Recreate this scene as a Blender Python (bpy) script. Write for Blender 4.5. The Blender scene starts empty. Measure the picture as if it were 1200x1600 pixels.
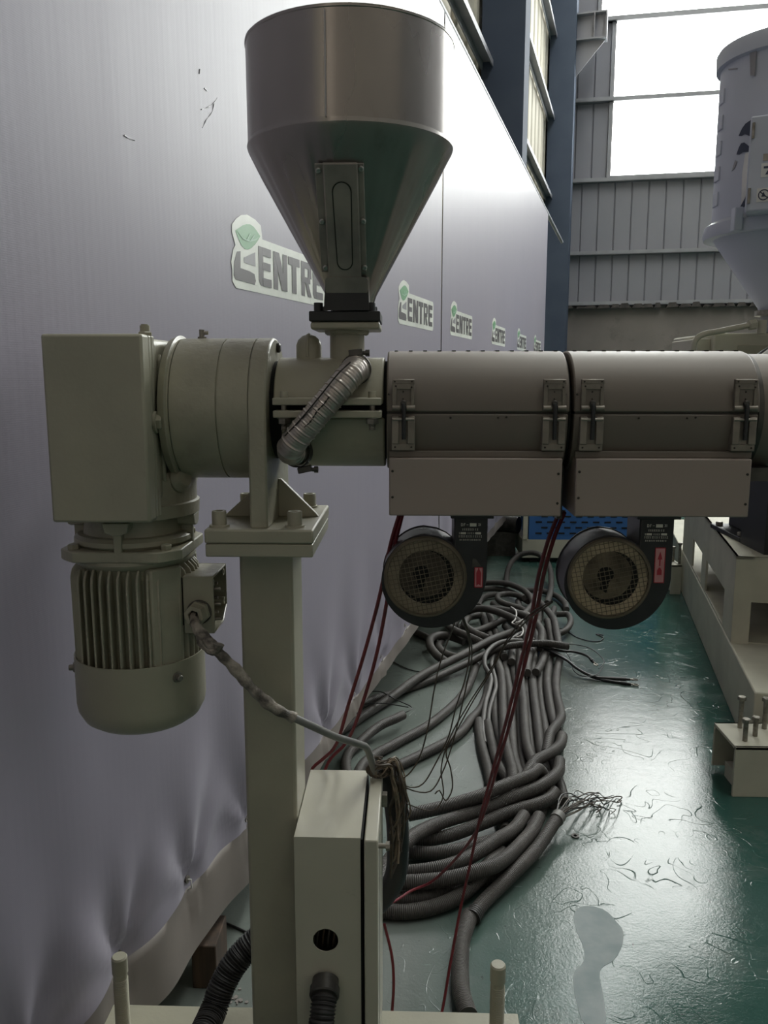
import bpy, math, random
from math import pi, sin, cos, radians, hypot, atan2
from mathutils import Vector as V, Matrix
random.seed(7)
S = bpy.context.scene
COL = S.collection

# ------------------------------------------------------------------ camera
cd = bpy.data.cameras.new('camera')
cam = bpy.data.objects.new('camera', cd)
COL.objects.link(cam)
cam.location = (0, 0, 1.48)
cam.rotation_euler = (radians(90 - 9.391), 0, radians(1.739))
cd.sensor_fit = 'AUTO'
cd.sensor_width = 36
cd.lens = 1300 / 1600 * 36
cd.clip_start = 0.02
S.camera = cam

# ------------------------------------------------------------------ sky, daylight, exposure
W = bpy.data.worlds.new('sky')
S.world = W
W.use_nodes = True
bg = W.node_tree.nodes['Background']
bg.inputs[0].default_value = (1.0, 0.965, 0.91, 1)
bg.inputs[1].default_value = 12.0
vs = S.view_settings
vs.view_transform = 'Standard'
vs.look = 'None'
vs.exposure = 0.62
vs.gamma = 1
vs.use_curve_mapping = False
S.cycles.use_denoising = True
S.cycles.max_bounces = 8
S.cycles.diffuse_bounces = 5
S.cycles.transparent_max_bounces = 12
S.cycles.sample_clamp_indirect = 6
S.cycles.caustics_reflective = False
S.cycles.caustics_refractive = False


def portal(loc, rot, sx, sy):
    l = bpy.data.lights.new('window_portal', 'AREA')
    l.shape = 'RECTANGLE'
    l.size = sx
    l.size_y = sy
    l.cycles.is_portal = True
    o = bpy.data.objects.new('window_portal', l)
    o.location = loc
    o.rotation_euler = rot
    COL.objects.link(o)


# ------------------------------------------------------------------ materials
def nd(t, typ, **kw):
    n = t.nodes.new(typ)
    for k, v in kw.items():
        setattr(n, k, v)
    return n


def mat(name, col, rough=.5, metal=0, col2=None, scale=8, mix=(.35, .65), bump=0, bscale=200,
        rvar=0, stretch=None, spec=.5, coat=0, detail=4, dirt=None, dscale=3, dmix=(.55, .75)):
    """procedural painted / metal surface: two tones by noise, optional grime tone, relief and gloss variation"""
    m = bpy.data.materials.new(name)
    m.use_nodes = True
    t = m.node_tree
    b = t.nodes['Principled BSDF']
    b.inputs['Base Color'].default_value = (*col, 1)
    b.inputs['Roughness'].default_value = rough
    b.inputs['Metallic'].default_value = metal
    b.inputs['Specular IOR Level'].default_value = spec
    b.inputs['Coat Weight'].default_value = coat
    tc = nd(t, 'ShaderNodeTexCoord')
    mp = nd(t, 'ShaderNodeMapping')
    if stretch:
        mp.inputs['Scale'].default_value = stretch
    t.links.new(tc.outputs['Object'], mp.inputs[0])
    if col2 is None:
        col2 = tuple(c * .82 for c in col)
    n = nd(t, 'ShaderNodeTexNoise')
    n.inputs['Scale'].default_value = scale
    n.inputs['Detail'].default_value = detail
    t.links.new(mp.outputs[0], n.inputs['Vector'])
    r = nd(t, 'ShaderNodeValToRGB')
    r.color_ramp.elements[0].position = mix[0]
    r.color_ramp.elements[1].position = mix[1]
    r.color_ramp.elements[0].color = (*col, 1)
    r.color_ramp.elements[1].color = (*col2, 1)
    t.links.new(n.outputs['Fac'], r.inputs[0])
    out = r.outputs[0]
    if dirt:
        n2 = nd(t, 'ShaderNodeTexNoise')
        n2.inputs['Scale'].default_value = dscale
        n2.inputs['Detail'].default_value = 8
        n2.inputs['Roughness'].default_value = .7
        t.links.new(mp.outputs[0], n2.inputs['Vector'])
        mr = nd(t, 'ShaderNodeMapRange')
        mr.inputs[1].default_value = dmix[0]
        mr.inputs[2].default_value = dmix[1]
        t.links.new(n2.outputs['Fac'], mr.inputs[0])
        mx = nd(t, 'ShaderNodeMixRGB')
        mx.inputs[2].default_value = (*dirt, 1)
        t.links.new(mr.outputs[0], mx.inputs[0])
        t.links.new(out, mx.inputs[1])
        out = mx.outputs[0]
    t.links.new(out, b.inputs['Base Color'])
    if rvar:
        mr = nd(t, 'ShaderNodeMapRange')
        mr.inputs[3].default_value = max(.03, rough - rvar)
        mr.inputs[4].default_value = min(1, rough + rvar)
        t.links.new(n.outputs['Fac'], mr.inputs[0])
        t.links.new(mr.outputs[0], b.inputs['Roughness'])
    if bump:
        n3 = nd(t, 'ShaderNodeTexNoise')
        n3.inputs['Scale'].default_value = bscale
        n3.inputs['Detail'].default_value = 3
        t.links.new(mp.outputs[0], n3.inputs['Vector'])
        bp = nd(t, 'ShaderNodeBump')
        bp.inputs['Strength'].default_value = bump
        bp.inputs['Distance'].default_value = .002
        t.links.new(n3.outputs['Fac'], bp.inputs['Height'])
        t.links.new(bp.outputs[0], b.inputs['Normal'])
    return m


M = {}
M['paint'] = mat('grey_green_paint', (.37, .352, .265), .42, col2=(.33, .315, .24), scale=9, rvar=.08, bump=.12, bscale=160, dirt=(.22, .20, .15), dscale=6, dmix=(.6, .85))
M['cast'] = mat('painted_casting', (.36, .343, .258), .38, col2=(.31, .297, .225), scale=14, rvar=.1, bump=.5, bscale=90, dirt=(.2, .18, .13), dscale=7, dmix=(.58, .85))
M['cream'] = mat('cream_machine_paint', (.54, .52, .42), .6, scale=5, bump=.05, spec=.25)
M['cabinet'] = mat('cabinet_paint', (.47, .45, .36), .34, col2=(.43, .41, .33), scale=6, rvar=.06, dirt=(.25, .22, .17), dscale=9, dmix=(.62, .8))
M['hopper'] = mat('brushed_stainless', (.40, .37, .335), .27, .82, col2=(.27, .25, .23), scale=5, stretch=(1, 1, .35), rvar=.09, bump=.04, bscale=60, dirt=(.15, .13, .11), dscale=5, dmix=(.6, .8))
M['hopper_plate'] = mat('dull_steel_plate', (.36, .32, .275), .42, .3, col2=(.22, .2, .18), scale=16, rvar=.08)
M['black_plate'] = mat('blackened_steel', (.035, .036, .036), .5, .3, scale=20)
M['dark_steel'] = mat('dark_oily_steel', (.10, .095, .085), .45, .6, col2=(.06, .055, .05), scale=30)
M['shell'] = mat('dusty_brushed_cover_steel', (.195, .166, .138), .52, .1, col2=(.165, .141, .117), scale=4, stretch=(.4, 1, 1), rvar=.08, dirt=(.16, .14, .115), dscale=5, dmix=(.55, .85))
M['panel'] = mat('pinkish_grey_panel_paint', (.335, .272, .238), .5, .1, col2=(.305, .256, .224), scale=3, rvar=.05)
M['latch'] = mat('worn_latch_steel', (.27, .24, .2), .45, .45, col2=(.19, .17, .145), scale=40)
M['screw'] = mat('screw_dark', (.04, .036, .03), .5, .4)
M['rivet'] = mat('bright_rivet', (.5, .48, .45), .3, .9)
M['bolt'] = mat('bolt_steel', (.33, .31, .27), .42, .7, col2=(.2, .18, .15), scale=60)
M['hose'] = mat('galvanised_spiral_hose', (.50, .45, .405), .36, .6, col2=(.36, .32, .29), scale=30, rvar=.08)
M['black'] = mat('black_blower_paint', (.014, .014, .015), .42, 0, col2=(.022, .022, .024), scale=30, rvar=.08)
M['black2'] = mat('black_housing_rim', (.05, .05, .053), .4, .1, scale=20)
M['mesh'] = mat('dusty_wire_mesh', (.17, .14, .095), .7, .2, col2=(.1, .085, .06), scale=30)
M['dustplate'] = mat('dusty_intake_ring', (.52, .43, .29), .8, 0, col2=(.36, .30, .20), scale=18, dirt=(.1, .085, .06), dscale=9)
M['dustplate_dark'] = mat('sooty_intake_ring', (.30, .255, .18), .8, 0, col2=(.2, .17, .12), scale=18, dirt=(.08, .07, .05), dscale=9)
M['impeller_dark'] = mat('sooty_impeller', (.10, .085, .062), .75, .2, col2=(.06, .05, .038), scale=25)
M['impeller'] = mat('dusty_impeller', (.24, .2, .135), .75, .2, col2=(.06, .05, .035), scale=25)
M['red'] = mat('red_print', (.42, .03, .05), .55)
M['pinklabel'] = mat('faded_pink_label', (.62, .33, .33), .6, col2=(.52, .24, .25), scale=40)
M['whiteprint'] = mat('white_print', (.72, .70, .62), .6)
M['redwire'] = mat('dark_red_wire', (.18, .014, .022), .42, col2=(.12, .01, .016), scale=30)
M['brownwire'] = mat('brown_wire', (.085, .062, .042), .55, col2=(.05, .038, .028), scale=60)
M['tanwire'] = mat('pale_stripped_wire', (.25, .19, .13), .55, col2=(.14, .11, .08), scale=60)
M['blackwire'] = mat('black_cable', (.016, .016, .016), .5)
M['greycable'] = mat('smooth_grey_cable', (.20, .195, .18), .5, col2=(.15, .145, .135), scale=20)
M['palecable'] = mat('pale_grey_cable', (.10, .095, .088), .6, col2=(.075, .07, .065), scale=20)
M['braid'] = mat('dirty_braided_sleeve', (.34, .30, .25), .7, col2=(.07, .06, .05), scale=38, mix=(.42, .6), bump=.8, bscale=260)
M['beige_panel'] = mat('beige_wall_sheet', (.64, .595, .49), .75, scale=2, spec=.2)
M['grey_panel'] = mat('grey_blue_wall_sheet', (.285, .285, .318), .65, col2=(.262, .264, .295), scale=1.2)
M['girt'] = mat('galvanised_girt', (.35, .355, .38), .55, .2, scale=4)
M['bluesteel'] = mat('slate_blue_steel', (.095, .118, .165), .8, 0, col2=(.08, .10, .145), scale=2, spec=.15)
M['concrete'] = mat('rendered_wall', (.265, .235, .217), .9, col2=(.215, .192, .178), scale=1.6, bump=.4, bscale=30, dirt=(.11, .1, .09), dscale=1.3)
M['mortar'] = mat('crumbling_foam_and_mortar', (.10, .088, .08), .9, col2=(.055, .05, .048), scale=12)
M['roof'] = mat('roof_sheet', (.55, .55, .54), .7)
M['dryer'] = mat('dryer_grey_paint', (.52, .545, .625), .45, col2=(.485, .51, .59), scale=3)
M['sticker'] = mat('white_sticker', (.75, .74, .72), .5)
M['darkprint'] = mat('dark_blue_print', (.05, .06, .10), .5)
M['blue'] = mat('blue_cabinet_paint', (.045, .15, .40), .42, scale=4)
M['blackpaint'] = mat('black_motor_paint', (.014, .014, .015), .5)
M['wood'] = mat('rough_brown_wood', (.075, .045, .028), .85, col2=(.03, .02, .013), scale=6, stretch=(6, 6, 1))
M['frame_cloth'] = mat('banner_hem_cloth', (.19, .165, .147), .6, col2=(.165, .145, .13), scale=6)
M['logo_white'] = mat('banner_white_print', (.84, .86, .78), .42)
M['logo_green'] = mat('banner_green_print', (.17, .42, .20), .42, scale=3)
M['logo_green_pale'] = mat('banner_pale_green_print', (.36, .60, .42), .42)
M['logo_grey'] = mat('banner_dark_grey_print', (.085, .075, .08), .42)
M['logo_mid'] = mat('banner_mid_grey_print', (.30, .29, .31), .42)
M['white_cord'] = mat('white_cord', (.6, .58, .55), .7)
M['spill'] = mat('pale_dried_spill', (.27, .305, .305), .55, col2=(.19, .235, .235), scale=14, spec=.25)
M['dark_hole'] = mat('dark_cavity', (.012, .012, .011), .9)


def conduit_mat(name, c1, c2, pitch, rough=.55, strength=.8):
    """corrugated plastic: ribs by a wave along the tube's stored length, dust by noise"""
    m = mat(name, c1, rough, col2=c2, scale=9, dirt=tuple(c * 1.9 + .01 for c in c1), dscale=5, dmix=(.5, .8))
    t = m.node_tree
    b = t.nodes['Principled BSDF']
    a = nd(t, 'ShaderNodeAttribute', attribute_name='along')
    mu = nd(t, 'ShaderNodeMath', operation='MULTIPLY')
    mu.inputs[1].default_value = 2 * pi / pitch
    t.links.new(a.outputs['Fac'], mu.inputs[0])
    sn = nd(t, 'ShaderNodeMath', operation='SINE')
    t.links.new(mu.outputs[0], sn.inputs[0])
    bp = nd(t, 'ShaderNodeBump')
    bp.inputs['Strength'].default_value = strength
    bp.inputs['Distance'].default_value = .0016
    t.links.new(sn.outputs[0], bp.inputs['Height'])
    t.links.new(bp.outputs[0], b.inputs['Normal'])
    return m


M['conduit'] = conduit_mat('grey_corrugated_conduit', (.068, .061, .054), (.050, .045, .040), .0052)
M['conduit_black'] = conduit_mat('black_corrugated_conduit', (.022, .021, .02), (.03, .028, .026), .0075)


def floor_mat():
    m = bpy.data.materials.new('green_epoxy_floor')
    m.use_nodes = True
    t = m.node_tree
    b = t.nodes['Principled BSDF']
    tc = nd(t, 'ShaderNodeTexCoord')

    def noise(sc, de=6, ro=.6, stretch=None, dist=0):
        n = nd(t, 'ShaderNodeTexNoise')
        n.inputs['Scale'].default_value = sc
        n.inputs['Detail'].default_value = de
        n.inputs['Roughness'].default_value = ro
        n.inputs['Distortion'].default_value = dist
        if stretch:
            mp = nd(t, 'ShaderNodeMapping')
            mp.inputs['Scale'].default_value = stretch[0]
            mp.inputs['Rotation'].default_value = (0, 0, stretch[1])
            t.links.new(tc.outputs['Object'], mp.inputs[0])
            t.links.new(mp.outputs[0], n.inputs['Vector'])
        else:
            t.links.new(tc.outputs['Object'], n.inputs['Vector'])
        return n

    def ramp(src, p0, p1, c0, c1):
        r = nd(t, 'ShaderNodeValToRGB')
        e = r.color_ramp.elements
        e[0].position, e[1].position = p0, p1
        e[0].color, e[1].color = (*c0, 1), (*c1, 1)
        t.links.new(src, r.inputs[0])
        return r.outputs[0]
    base = ramp(noise(1.7).outputs['Fac'], .3, .7, (.026, .074, .060), (.037, .092, .076))
    dust = ramp(noise(3.2, 10, .72).outputs['Fac'], .52, .76, (0, 0, 0), (.45, .45, .45))
    mpz = nd(t, 'ShaderNodeMapping')
    mpz.inputs['Location'].default_value = (-.18, -1.5, 0)
    mpz.inputs['Scale'].default_value = (.85, .34, 1)
    t.links.new(tc.outputs['Object'], mpz.inputs[0])
    gz = nd(t, 'ShaderNodeTexGradient', gradient_type='SPHERICAL')
    t.links.new(mpz.outputs[0], gz.inputs[0])
    zone = ramp(gz.outputs['Fac'], .05, .45, (0, 0, 0), (.75, .75, .75))
    mp2 = nd(t, 'ShaderNodeMapping')
    mp2.inputs['Location'].default_value = (.5, -2.2, 0)
    mp2.inputs['Scale'].default_value = (1.6, 1.15, 1)
    t.links.new(tc.outputs['Object'], mp2.inputs[0])
    g2 = nd(t, 'ShaderNodeTexGradient', gradient_type='SPHERICAL')
    t.links.new(mp2.outputs[0], g2.inputs[0])
    z2 = ramp(g2.outputs['Fac'], .05, .5, (0, 0, 0), (.8, .8, .8))
    zz = nd(t, 'ShaderNodeMixRGB', blend_type='LIGHTEN')
    zz.inputs[0].default_value = 1
    t.links.new(zone, zz.inputs[1])
    t.links.new(z2, zz.inputs[2])
    zone = zz.outputs[0]
    dadd = nd(t, 'ShaderNodeMixRGB', blend_type='SCREEN')
    dadd.inputs[0].default_value = 1
    t.links.new(dust, dadd.inputs[1])
    t.links.new(zone, dadd.inputs[2])
    mx = nd(t, 'ShaderNodeMixRGB')
    mx.inputs[2].default_value = (.17, .18, .165, 1)
    t.links.new(dadd.outputs[0], mx.inputs[0])
    t.links.new(base, mx.inputs[1])
    # light scuffs and dark specks
    sc = ramp(noise(9, 3, .5, ((1, 9, 1), .5)).outputs['Fac'], .70, .74, (0, 0, 0), (.5, .5, .5))
    mx2 = nd(t, 'ShaderNodeMixRGB')
    mx2.inputs[2].default_value = (.30, .38, .36, 1)
    t.links.new(sc, mx2.inputs[0])
    t.links.new(mx.outputs[0], mx2.inputs[1])
    sp = ramp(noise(46, 2, .5).outputs['Fac'], .73, .76, (0, 0, 0), (.8, .8, .8))
    mx3 = nd(t, 'ShaderNodeMixRGB')
    mx3.inputs[2].default_value = (.03, .04, .038, 1)
    t.links.new(sp, mx3.inputs[0])
    t.links.new(mx2.outputs[0], mx3.inputs[1])
    t.links.new(mx3.outputs[0], b.inputs['Base Color'])
    rr = nd(t, 'ShaderNodeMapRange')
    b.inputs['Specular IOR Level'].default_value = .25
    rr.inputs[1].default_value = .42
    rr.inputs[2].default_value = .62
    rr.inputs[3].default_value = .03
    rr.inputs[4].default_value = .10
    t.links.new(noise(5.5, 9, .75).outputs['Fac'], rr.inputs[0])
    worn = ramp(noise(2.1, 6, .65, None, .8).outputs['Fac'], .56, .64, (0, 0, 0), (1, 1, 1))
    rm = nd(t, 'ShaderNodeMixRGB')
    rm.inputs[2].default_value = (.22, .22, .22, 1)
    t.links.new(worn, rm.inputs[0])
    t.links.new(rr.outputs[0], rm.inputs[1])
    t.links.new(rm.outputs[0], b.inputs['Roughness'])
    # relief: trowel undulation, orange peel, scratches
    b1 = nd(t, 'ShaderNodeBump')
    b1.inputs['Strength'].default_value = .16
    b1.inputs['Distance'].default_value = .004
    t.links.new(noise(13, 4, .55, None, .6).outputs['Fac'], b1.inputs['Height'])
    b2 = nd(t, 'ShaderNodeBump')
    b2.inputs['Strength'].default_value = .24
    b2.inputs['Distance'].default_value = .002
    t.links.new(noise(120, 4, .65).outputs['Fac'], b2.inputs['Height'])
    t.links.new(b1.outputs[0], b2.inputs['Normal'])
    b3 = nd(t, 'ShaderNodeBump')
    b3.inputs['Strength'].default_value = .32
    b3.inputs['Distance'].default_value = .002
    def hairlines(sc, dist, w):
        r = nd(t, 'ShaderNodeValToRGB')
        e = r.color_ramp.elements
        e[0].position, e[1].position = .5 - w, .5 + w
        e[0].color = e[1].color = (0, 0, 0, 1)
        k = e.new(.5)
        k.color = (1, 1, 1, 1)
        t.links.new(noise(sc, 1, .5, None, dist).outputs['Fac'], r.inputs[0])
        return r.outputs[0]
    brk = ramp(noise(4, 3, .6).outputs['Fac'], .48, .56, (0, 0, 0), (1, 1, 1))
    l1 = nd(t, 'ShaderNodeMixRGB', blend_type='LIGHTEN')
    l1.inputs[0].default_value = 1
    t.links.new(hairlines(2.6, 1.6, .0035), l1.inputs[1])
    t.links.new(hairlines(9.5, .8, .007), l1.inputs[2])
    wvm = nd(t, 'ShaderNodeMixRGB', blend_type='MULTIPLY')
    wvm.inputs[0].default_value = 1
    t.links.new(l1.outputs[0], wvm.inputs[1])
    t.links.new(brk, wvm.inputs[2])
    wv = wvm.outputs[0]
    t.links.new(wv, b3.inputs['Height'])
    t.links.new(b2.outputs[0], b3.inputs['Normal'])
    t.links.new(b3.outputs[0], b.inputs['Normal'])
    return m


M['floor'] = floor_mat()


def banner_mat():
    m = mat('printed_lilac_banner', (.300, .278, .335), .45, col2=(.318, .294, .348), scale=1.2, spec=.36)
    t = m.node_tree
    b = t.nodes['Principled BSDF']
    tc = nd(t, 'ShaderNodeTexCoord')
    hs = []
    for prof, sc in (('Z', 90), ('X', 60)):
        w = nd(t, 'ShaderNodeTexWave', wave_type='BANDS', bands_direction=prof)
        w.inputs['Scale'].default_value = sc
        w.inputs['Distortion'].default_value = .3
        t.links.new(tc.outputs['Object'], w.inputs['Vector'])
        hs.append(w.outputs['Fac'])
    ad = nd(t, 'ShaderNodeMath', operation='ADD')
    t.links.new(hs[0], ad.inputs[0])
    t.links.new(hs[1], ad.inputs[1])
    bp = nd(t, 'ShaderNodeBump')
    bp.inputs['Strength'].default_value = .05
    bp.inputs['Distance'].default_value = .001
    t.links.new(ad.outputs[0], bp.inputs['Height'])
    n = nd(t, 'ShaderNodeTexNoise')
    n.inputs['Scale'].default_value = 2.2
    n.inputs['Detail'].default_value = 5
    mp = nd(t, 'ShaderNodeMapping')
    mp.inputs['Scale'].default_value = (3.2, 3.2, .45)
    t.links.new(tc.outputs['Object'], mp.inputs[0])
    t.links.new(mp.outputs[0], n.inputs['Vector'])
    b2 = nd(t, 'ShaderNodeBump')
    b2.inputs['Strength'].default_value = .07
    b2.inputs['Distance'].default_value = .02
    t.links.new(n.outputs['Fac'], b2.inputs['Height'])
    t.links.new(bp.outputs[0], b2.inputs['Normal'])
    t.links.new(b2.outputs[0], b.inputs['Normal'])
    return m


M['banner'] = banner_mat()


def glass_mat():
    m = bpy.data.materials.new('dusty_window_glass')
    m.use_nodes = True
    t = m.node_tree
    t.nodes.remove(t.nodes['Principled BSDF'])
    tr = nd(t, 'ShaderNodeBsdfTransparent')
    tr.inputs[0].default_value = (.92, .95, .96, 1)
    gl = nd(t, 'ShaderNodeBsdfGlossy')
    gl.inputs['Roughness'].default_value = .05
    mx = nd(t, 'ShaderNodeMixShader')
    mx.inputs[0].default_value = .05
    t.links.new(tr.outputs[0], mx.inputs[1])
    t.links.new(gl.outputs[0], mx.inputs[2])
    t.links.new(mx.outputs[0], t.nodes['Material Output'].inputs[0])
    return m


M['glass'] = glass_mat()


# ------------------------------------------------------------------ mesh builder
class MB:
    def __init__(s):
        s.v, s.f, s.a = [], [], {}

    def add(s, vs, fs):
        k = len(s.v)
        s.v += [V(p) for p in vs]
        s.f += [tuple(i + k for i in f) for f in fs]
        return s

    def box(s, x0, x1, y0, y1, z0, z1, T=None):
        vs = [V((x, y, z)) for z in (z0, z1) for y in (y0, y1) for x in (x0, x1)]
        if T is not None:
            vs = [T @ p for p in vs]
        return s.add(vs, [(0, 2, 3, 1), (4, 5, 7, 6), (0, 1, 5, 4), (2, 6, 7, 3), (0, 4, 6, 2), (1, 3, 7, 5)])

    def rings(s, rings, caps=True, close=False):
        n = len(rings[0])
        vs = [p for r in rings for p in r]
        fs = []
        m = len(rings)
        for i in range(m if close else m - 1):
            j = (i + 1) % m
            for k in range(n):
                l = (k + 1) % n
                fs.append((i * n + k, i * n + l, j * n + l, j * n + k))
        if caps and not close:
            fs.append(tuple(range(n - 1, -1, -1)))
            fs.append(tuple((m - 1) * n + k for k in range(n)))
        return s.add(vs, fs)

    def lathe(s, prof, origin, axis='Z', n=40, caps=True, a0=0, rf=None):
        """prof: list of (distance along axis, radius)"""
        ax = {'X': V((1, 0, 0)), 'Y': V((0, 1, 0)), 'Z': V((0, 0, 1))}[axis] if isinstance(axis, str) else V(axis).normalized()
        u = ax.orthogonal().normalized()
        w = ax.cross(u)
        o = V(origin)
        rs = []
        for d, r in prof:
            rs.append([o + ax * d + (u * cos(a0 + 2 * pi * k / n) + w * sin(a0 + 2 * pi * k / n)) * r * (rf(2 * pi * k / n, d) if rf else 1) for k in range(n)])
        return s.rings(rs, caps)

    def cyl(s, p0, p1, r, n=16, r2=None):
        p0, p1 = V(p0), V(p1)
        return s.lathe([(0, r), ((p1 - p0).length, r if r2 is None else r2)], p0, p1 - p0, n)

    def tube(s, pts, r, n=10, rf=None, along=None):
        """pts already resampled; rf(length) scales the radius"""
        pts = [V(p) for p in pts]
        up = None
        rs = []
        L = 0
        al = []
        for i, p in enumerate(pts):
            d = (pts[min(i + 1, len(pts) - 1)] - pts[max(i - 1, 0)])
            if d.length < 1e-9:
                d = V((0, 0, 1))
            d.normalize()
            if i:
                L += (p - pts[i - 1]).length
            if up is None:
                up = d.orthogonal().normalized()
            up = up - d * up.dot(d)
            if up.length < 1e-6:
                up = d.orthogonal()
            up.normalize()
            w = d.cross(up)
            rr = r * (rf(L) if rf else 1)
            rs.append([p + (up * cos(2 * pi * k / n) + w * sin(2 * pi * k / n)) * rr for k in range(n)])
            al += [L] * n
        k = len(s.v)
        for i, x in enumerate(al):
            s.a[k + i] = x
        return s.rings(rs, True)

    def prism(s, poly, T, d):
        """2-D polygon in the local xy plane of T, extruded d along local z"""
        n = len(poly)
        vs = [T @ V((x, y, 0)) for x, y in poly] + [T @ V((x, y, d)) for x, y in poly]
        fs = [tuple(range(n - 1, -1, -1)), tuple(range(n, 2 * n))]
        fs += [(i, (i + 1) % n, n + (i + 1) % n, n + i) for i in range(n)]
        return s.add(vs, fs)

    def mesh(s, name, off=V((0, 0, 0)), smooth=35):
        me = bpy.data.meshes.new(name)
        me.from_pydata([tuple(p - off) for p in s.v], [], s.f)
        me.validate()
        me.update()
        if s.a and len(me.vertices) == len(s.v):
            at = me.attributes.new('along', 'FLOAT', 'POINT')
            vals = [s.a.get(i, 0.0) for i in range(len(s.v))]
            at.data.foreach_set('value', vals)
        if smooth:
            me.polygons.foreach_set('use_smooth', [True] * len(me.polygons))
            me.set_sharp_from_angle(angle=radians(smooth))
        return me


def fixn(me):
    import bmesh
    bm = bmesh.new()
    bm.from_mesh(me)
    bmesh.ops.recalc_face_normals(bm, faces=bm.faces)
    bm.to_mesh(me)
    bm.free()


OFF = {}


def obj(name, mb, m, parent=None, bevel=0, off=None, smooth=35, seg=2):
    if off is None:
        off = OFF.get(parent.name, V((0, 0, 0))) if parent else V((0, 0, 0))
    me = mb.mesh(name, off, smooth)
    fixn(me)
    me.materials.append(M[m])
    o = bpy.data.objects.new(name, me)
    COL.objects.link(o)
    if parent:
        o.parent = parent
    else:
        o.location = off
    OFF[o.name] = off
    if bevel:
        b = o.modifiers.new('edge', 'BEVEL')
        b.width = bevel
        b.segments = seg
        b.limit_method = 'ANGLE'
        b.angle_limit = radians(40)
    return o


def tag(o, label, cat, group=None):
    o['label'] = label
    o['category'] = cat
    if group:
        o['group'] = group
    return o


def thing(name, loc, label, cat, group=None):
    o = bpy.data.objects.new(name, None)
    o.location = loc
    o.empty_display_size = .05
    COL.objects.link(o)
    OFF[o.name] = V(loc)
    return tag(o, label, cat, group)


def single(name, mb, m, base, label, cat, group=None, **kw):
    o = obj(name, mb, m, None, off=V(base), **kw)
    return tag(o, label, cat, group)


def struct(name, mb, m, parent=None, **kw):
    o = obj(name, mb, m, parent, **kw)
    if not parent:
        o['kind'] = 'structure'
    return o


def again(name, o, parent, loc):
    """another piece sharing the mesh of o"""
    c = bpy.data.objects.new(name, o.data)
    COL.objects.link(c)
    c.parent = parent
    c.location = loc
    return c


def copy_tree(o, parent=None):
    c = o.copy()
    COL.objects.link(c)
    if parent:
        c.parent = parent
        c.matrix_parent_inverse = o.matrix_parent_inverse.copy()
    for ch in [k for k in bpy.data.objects if k.parent == o]:
        copy_tree(ch, c)
    return c


def spline(pts, step=.012):
    P = [V(p) for p in pts]
    if len(P) < 3:
        return P
    P = [P[0] * 2 - P[1]] + P + [P[-1] * 2 - P[-2]]
    out = []
    for i in range(1, len(P) - 2):
        a, b, c, d = P[i - 1:i + 3]
        n = max(2, int((c - b).length / step))
        for k in range(n):
            t = k / n
            out.append(.5 * ((2 * b) + (c - a) * t + (2 * a - 5 * b + 4 * c - d) * t * t + (3 * b - a - 3 * c + d) * t ** 3))
    out.append(P[-2])
    return out


def hexhead(mb, p, axis, r, h):
    return mb.lathe([(0, r * .96), (h * .12, r), (h * .85, r), (h, r * .86)], p, axis, 6)


def caphead(mb, p, axis, r, h):
    """socket cap screw head with its recess"""
    return mb.lathe([(0, r), (h * .9, r), (h, r * .92), (h, r * .55), (h * .45, r * .5), (h * .45, .0001)], p, axis, 20)


def YZ(x):
    """local xy -> world y,z ; local z -> world +x at x"""
    return Matrix(((0, 0, 1, x), (1, 0, 0, 0), (0, 1, 0, 0), (0, 0, 0, 1)))


def XZ(y):
    """local xy -> world x,z ; local z -> world -y at y"""
    return Matrix(((1, 0, 0, 0), (0, 0, -1, y), (0, 1, 0, 0), (0, 0, 0, 1)))


def XY(z):
    return Matrix.Translation((0, 0, z))

# ================================================================== the hall
BD = V((.2512, .96793, 0))      # run of the left wall and of the banner
BN = V((.96793, -.2512, 0))     # its normal into the hall
BP = V((-.541, 1.613, 0))
FD = V((.98541, -.1702, 0))     # run of the far wall
FN = V((-.1702, -.98541, 0))    # its normal into the hall
FC = BP + BD * 12.3 - BN * .42  # far left corner
UP = V((0, 0, 1))
ROOF = 13.0


def BW(u, z, w=0):
    return BP + BD * u + BN * w + UP * z


def FW(s, z, o=0):
    return FC + FD * s + FN * o + UP * z


def frame_of(p, d, n):
    m = Matrix.Identity(4)
    for i, a in enumerate((d, n, UP)):
        m[0][i], m[1][i], m[2][i] = a
    m.translation = p
    return m


TB = frame_of(BP, BD, BN)       # x = along the left wall, y = into the hall, z = up
TF = frame_of(FC, FD, FN)

struct('floor', MB().box(-8, 20, -7.5, 20, -.2, 0), 'floor')
# roof sheets; the narrow skylight strip is added, out of view, for fill light
roof = struct('ceiling', MB().box(-4, 3.2, -7.5, 17, ROOF, ROOF + .1).box(4.4, 17, -7.5, 17, ROOF, ROOF + .1).box(3.2, 4.4, -7.5, -2, ROOF, ROOF + .1), 'roof')
struct('pane', MB().box(3.2, 4.4, -2, 17, ROOF + .03, ROOF + .04), 'glass', roof)  # glazing of the added skylight
portal((3.8, 5.75, ROOF - .02), (0, 0, 0), 1.2, 15.5)
struct('wall_back', MB().box(-6, 16.4, -7.7, -7.5, 0, ROOF), 'concrete')
wr = struct('wall_right', MB().box(16, 16.2, -7.5, 17, 0, ROOF), 'grey_panel')

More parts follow.
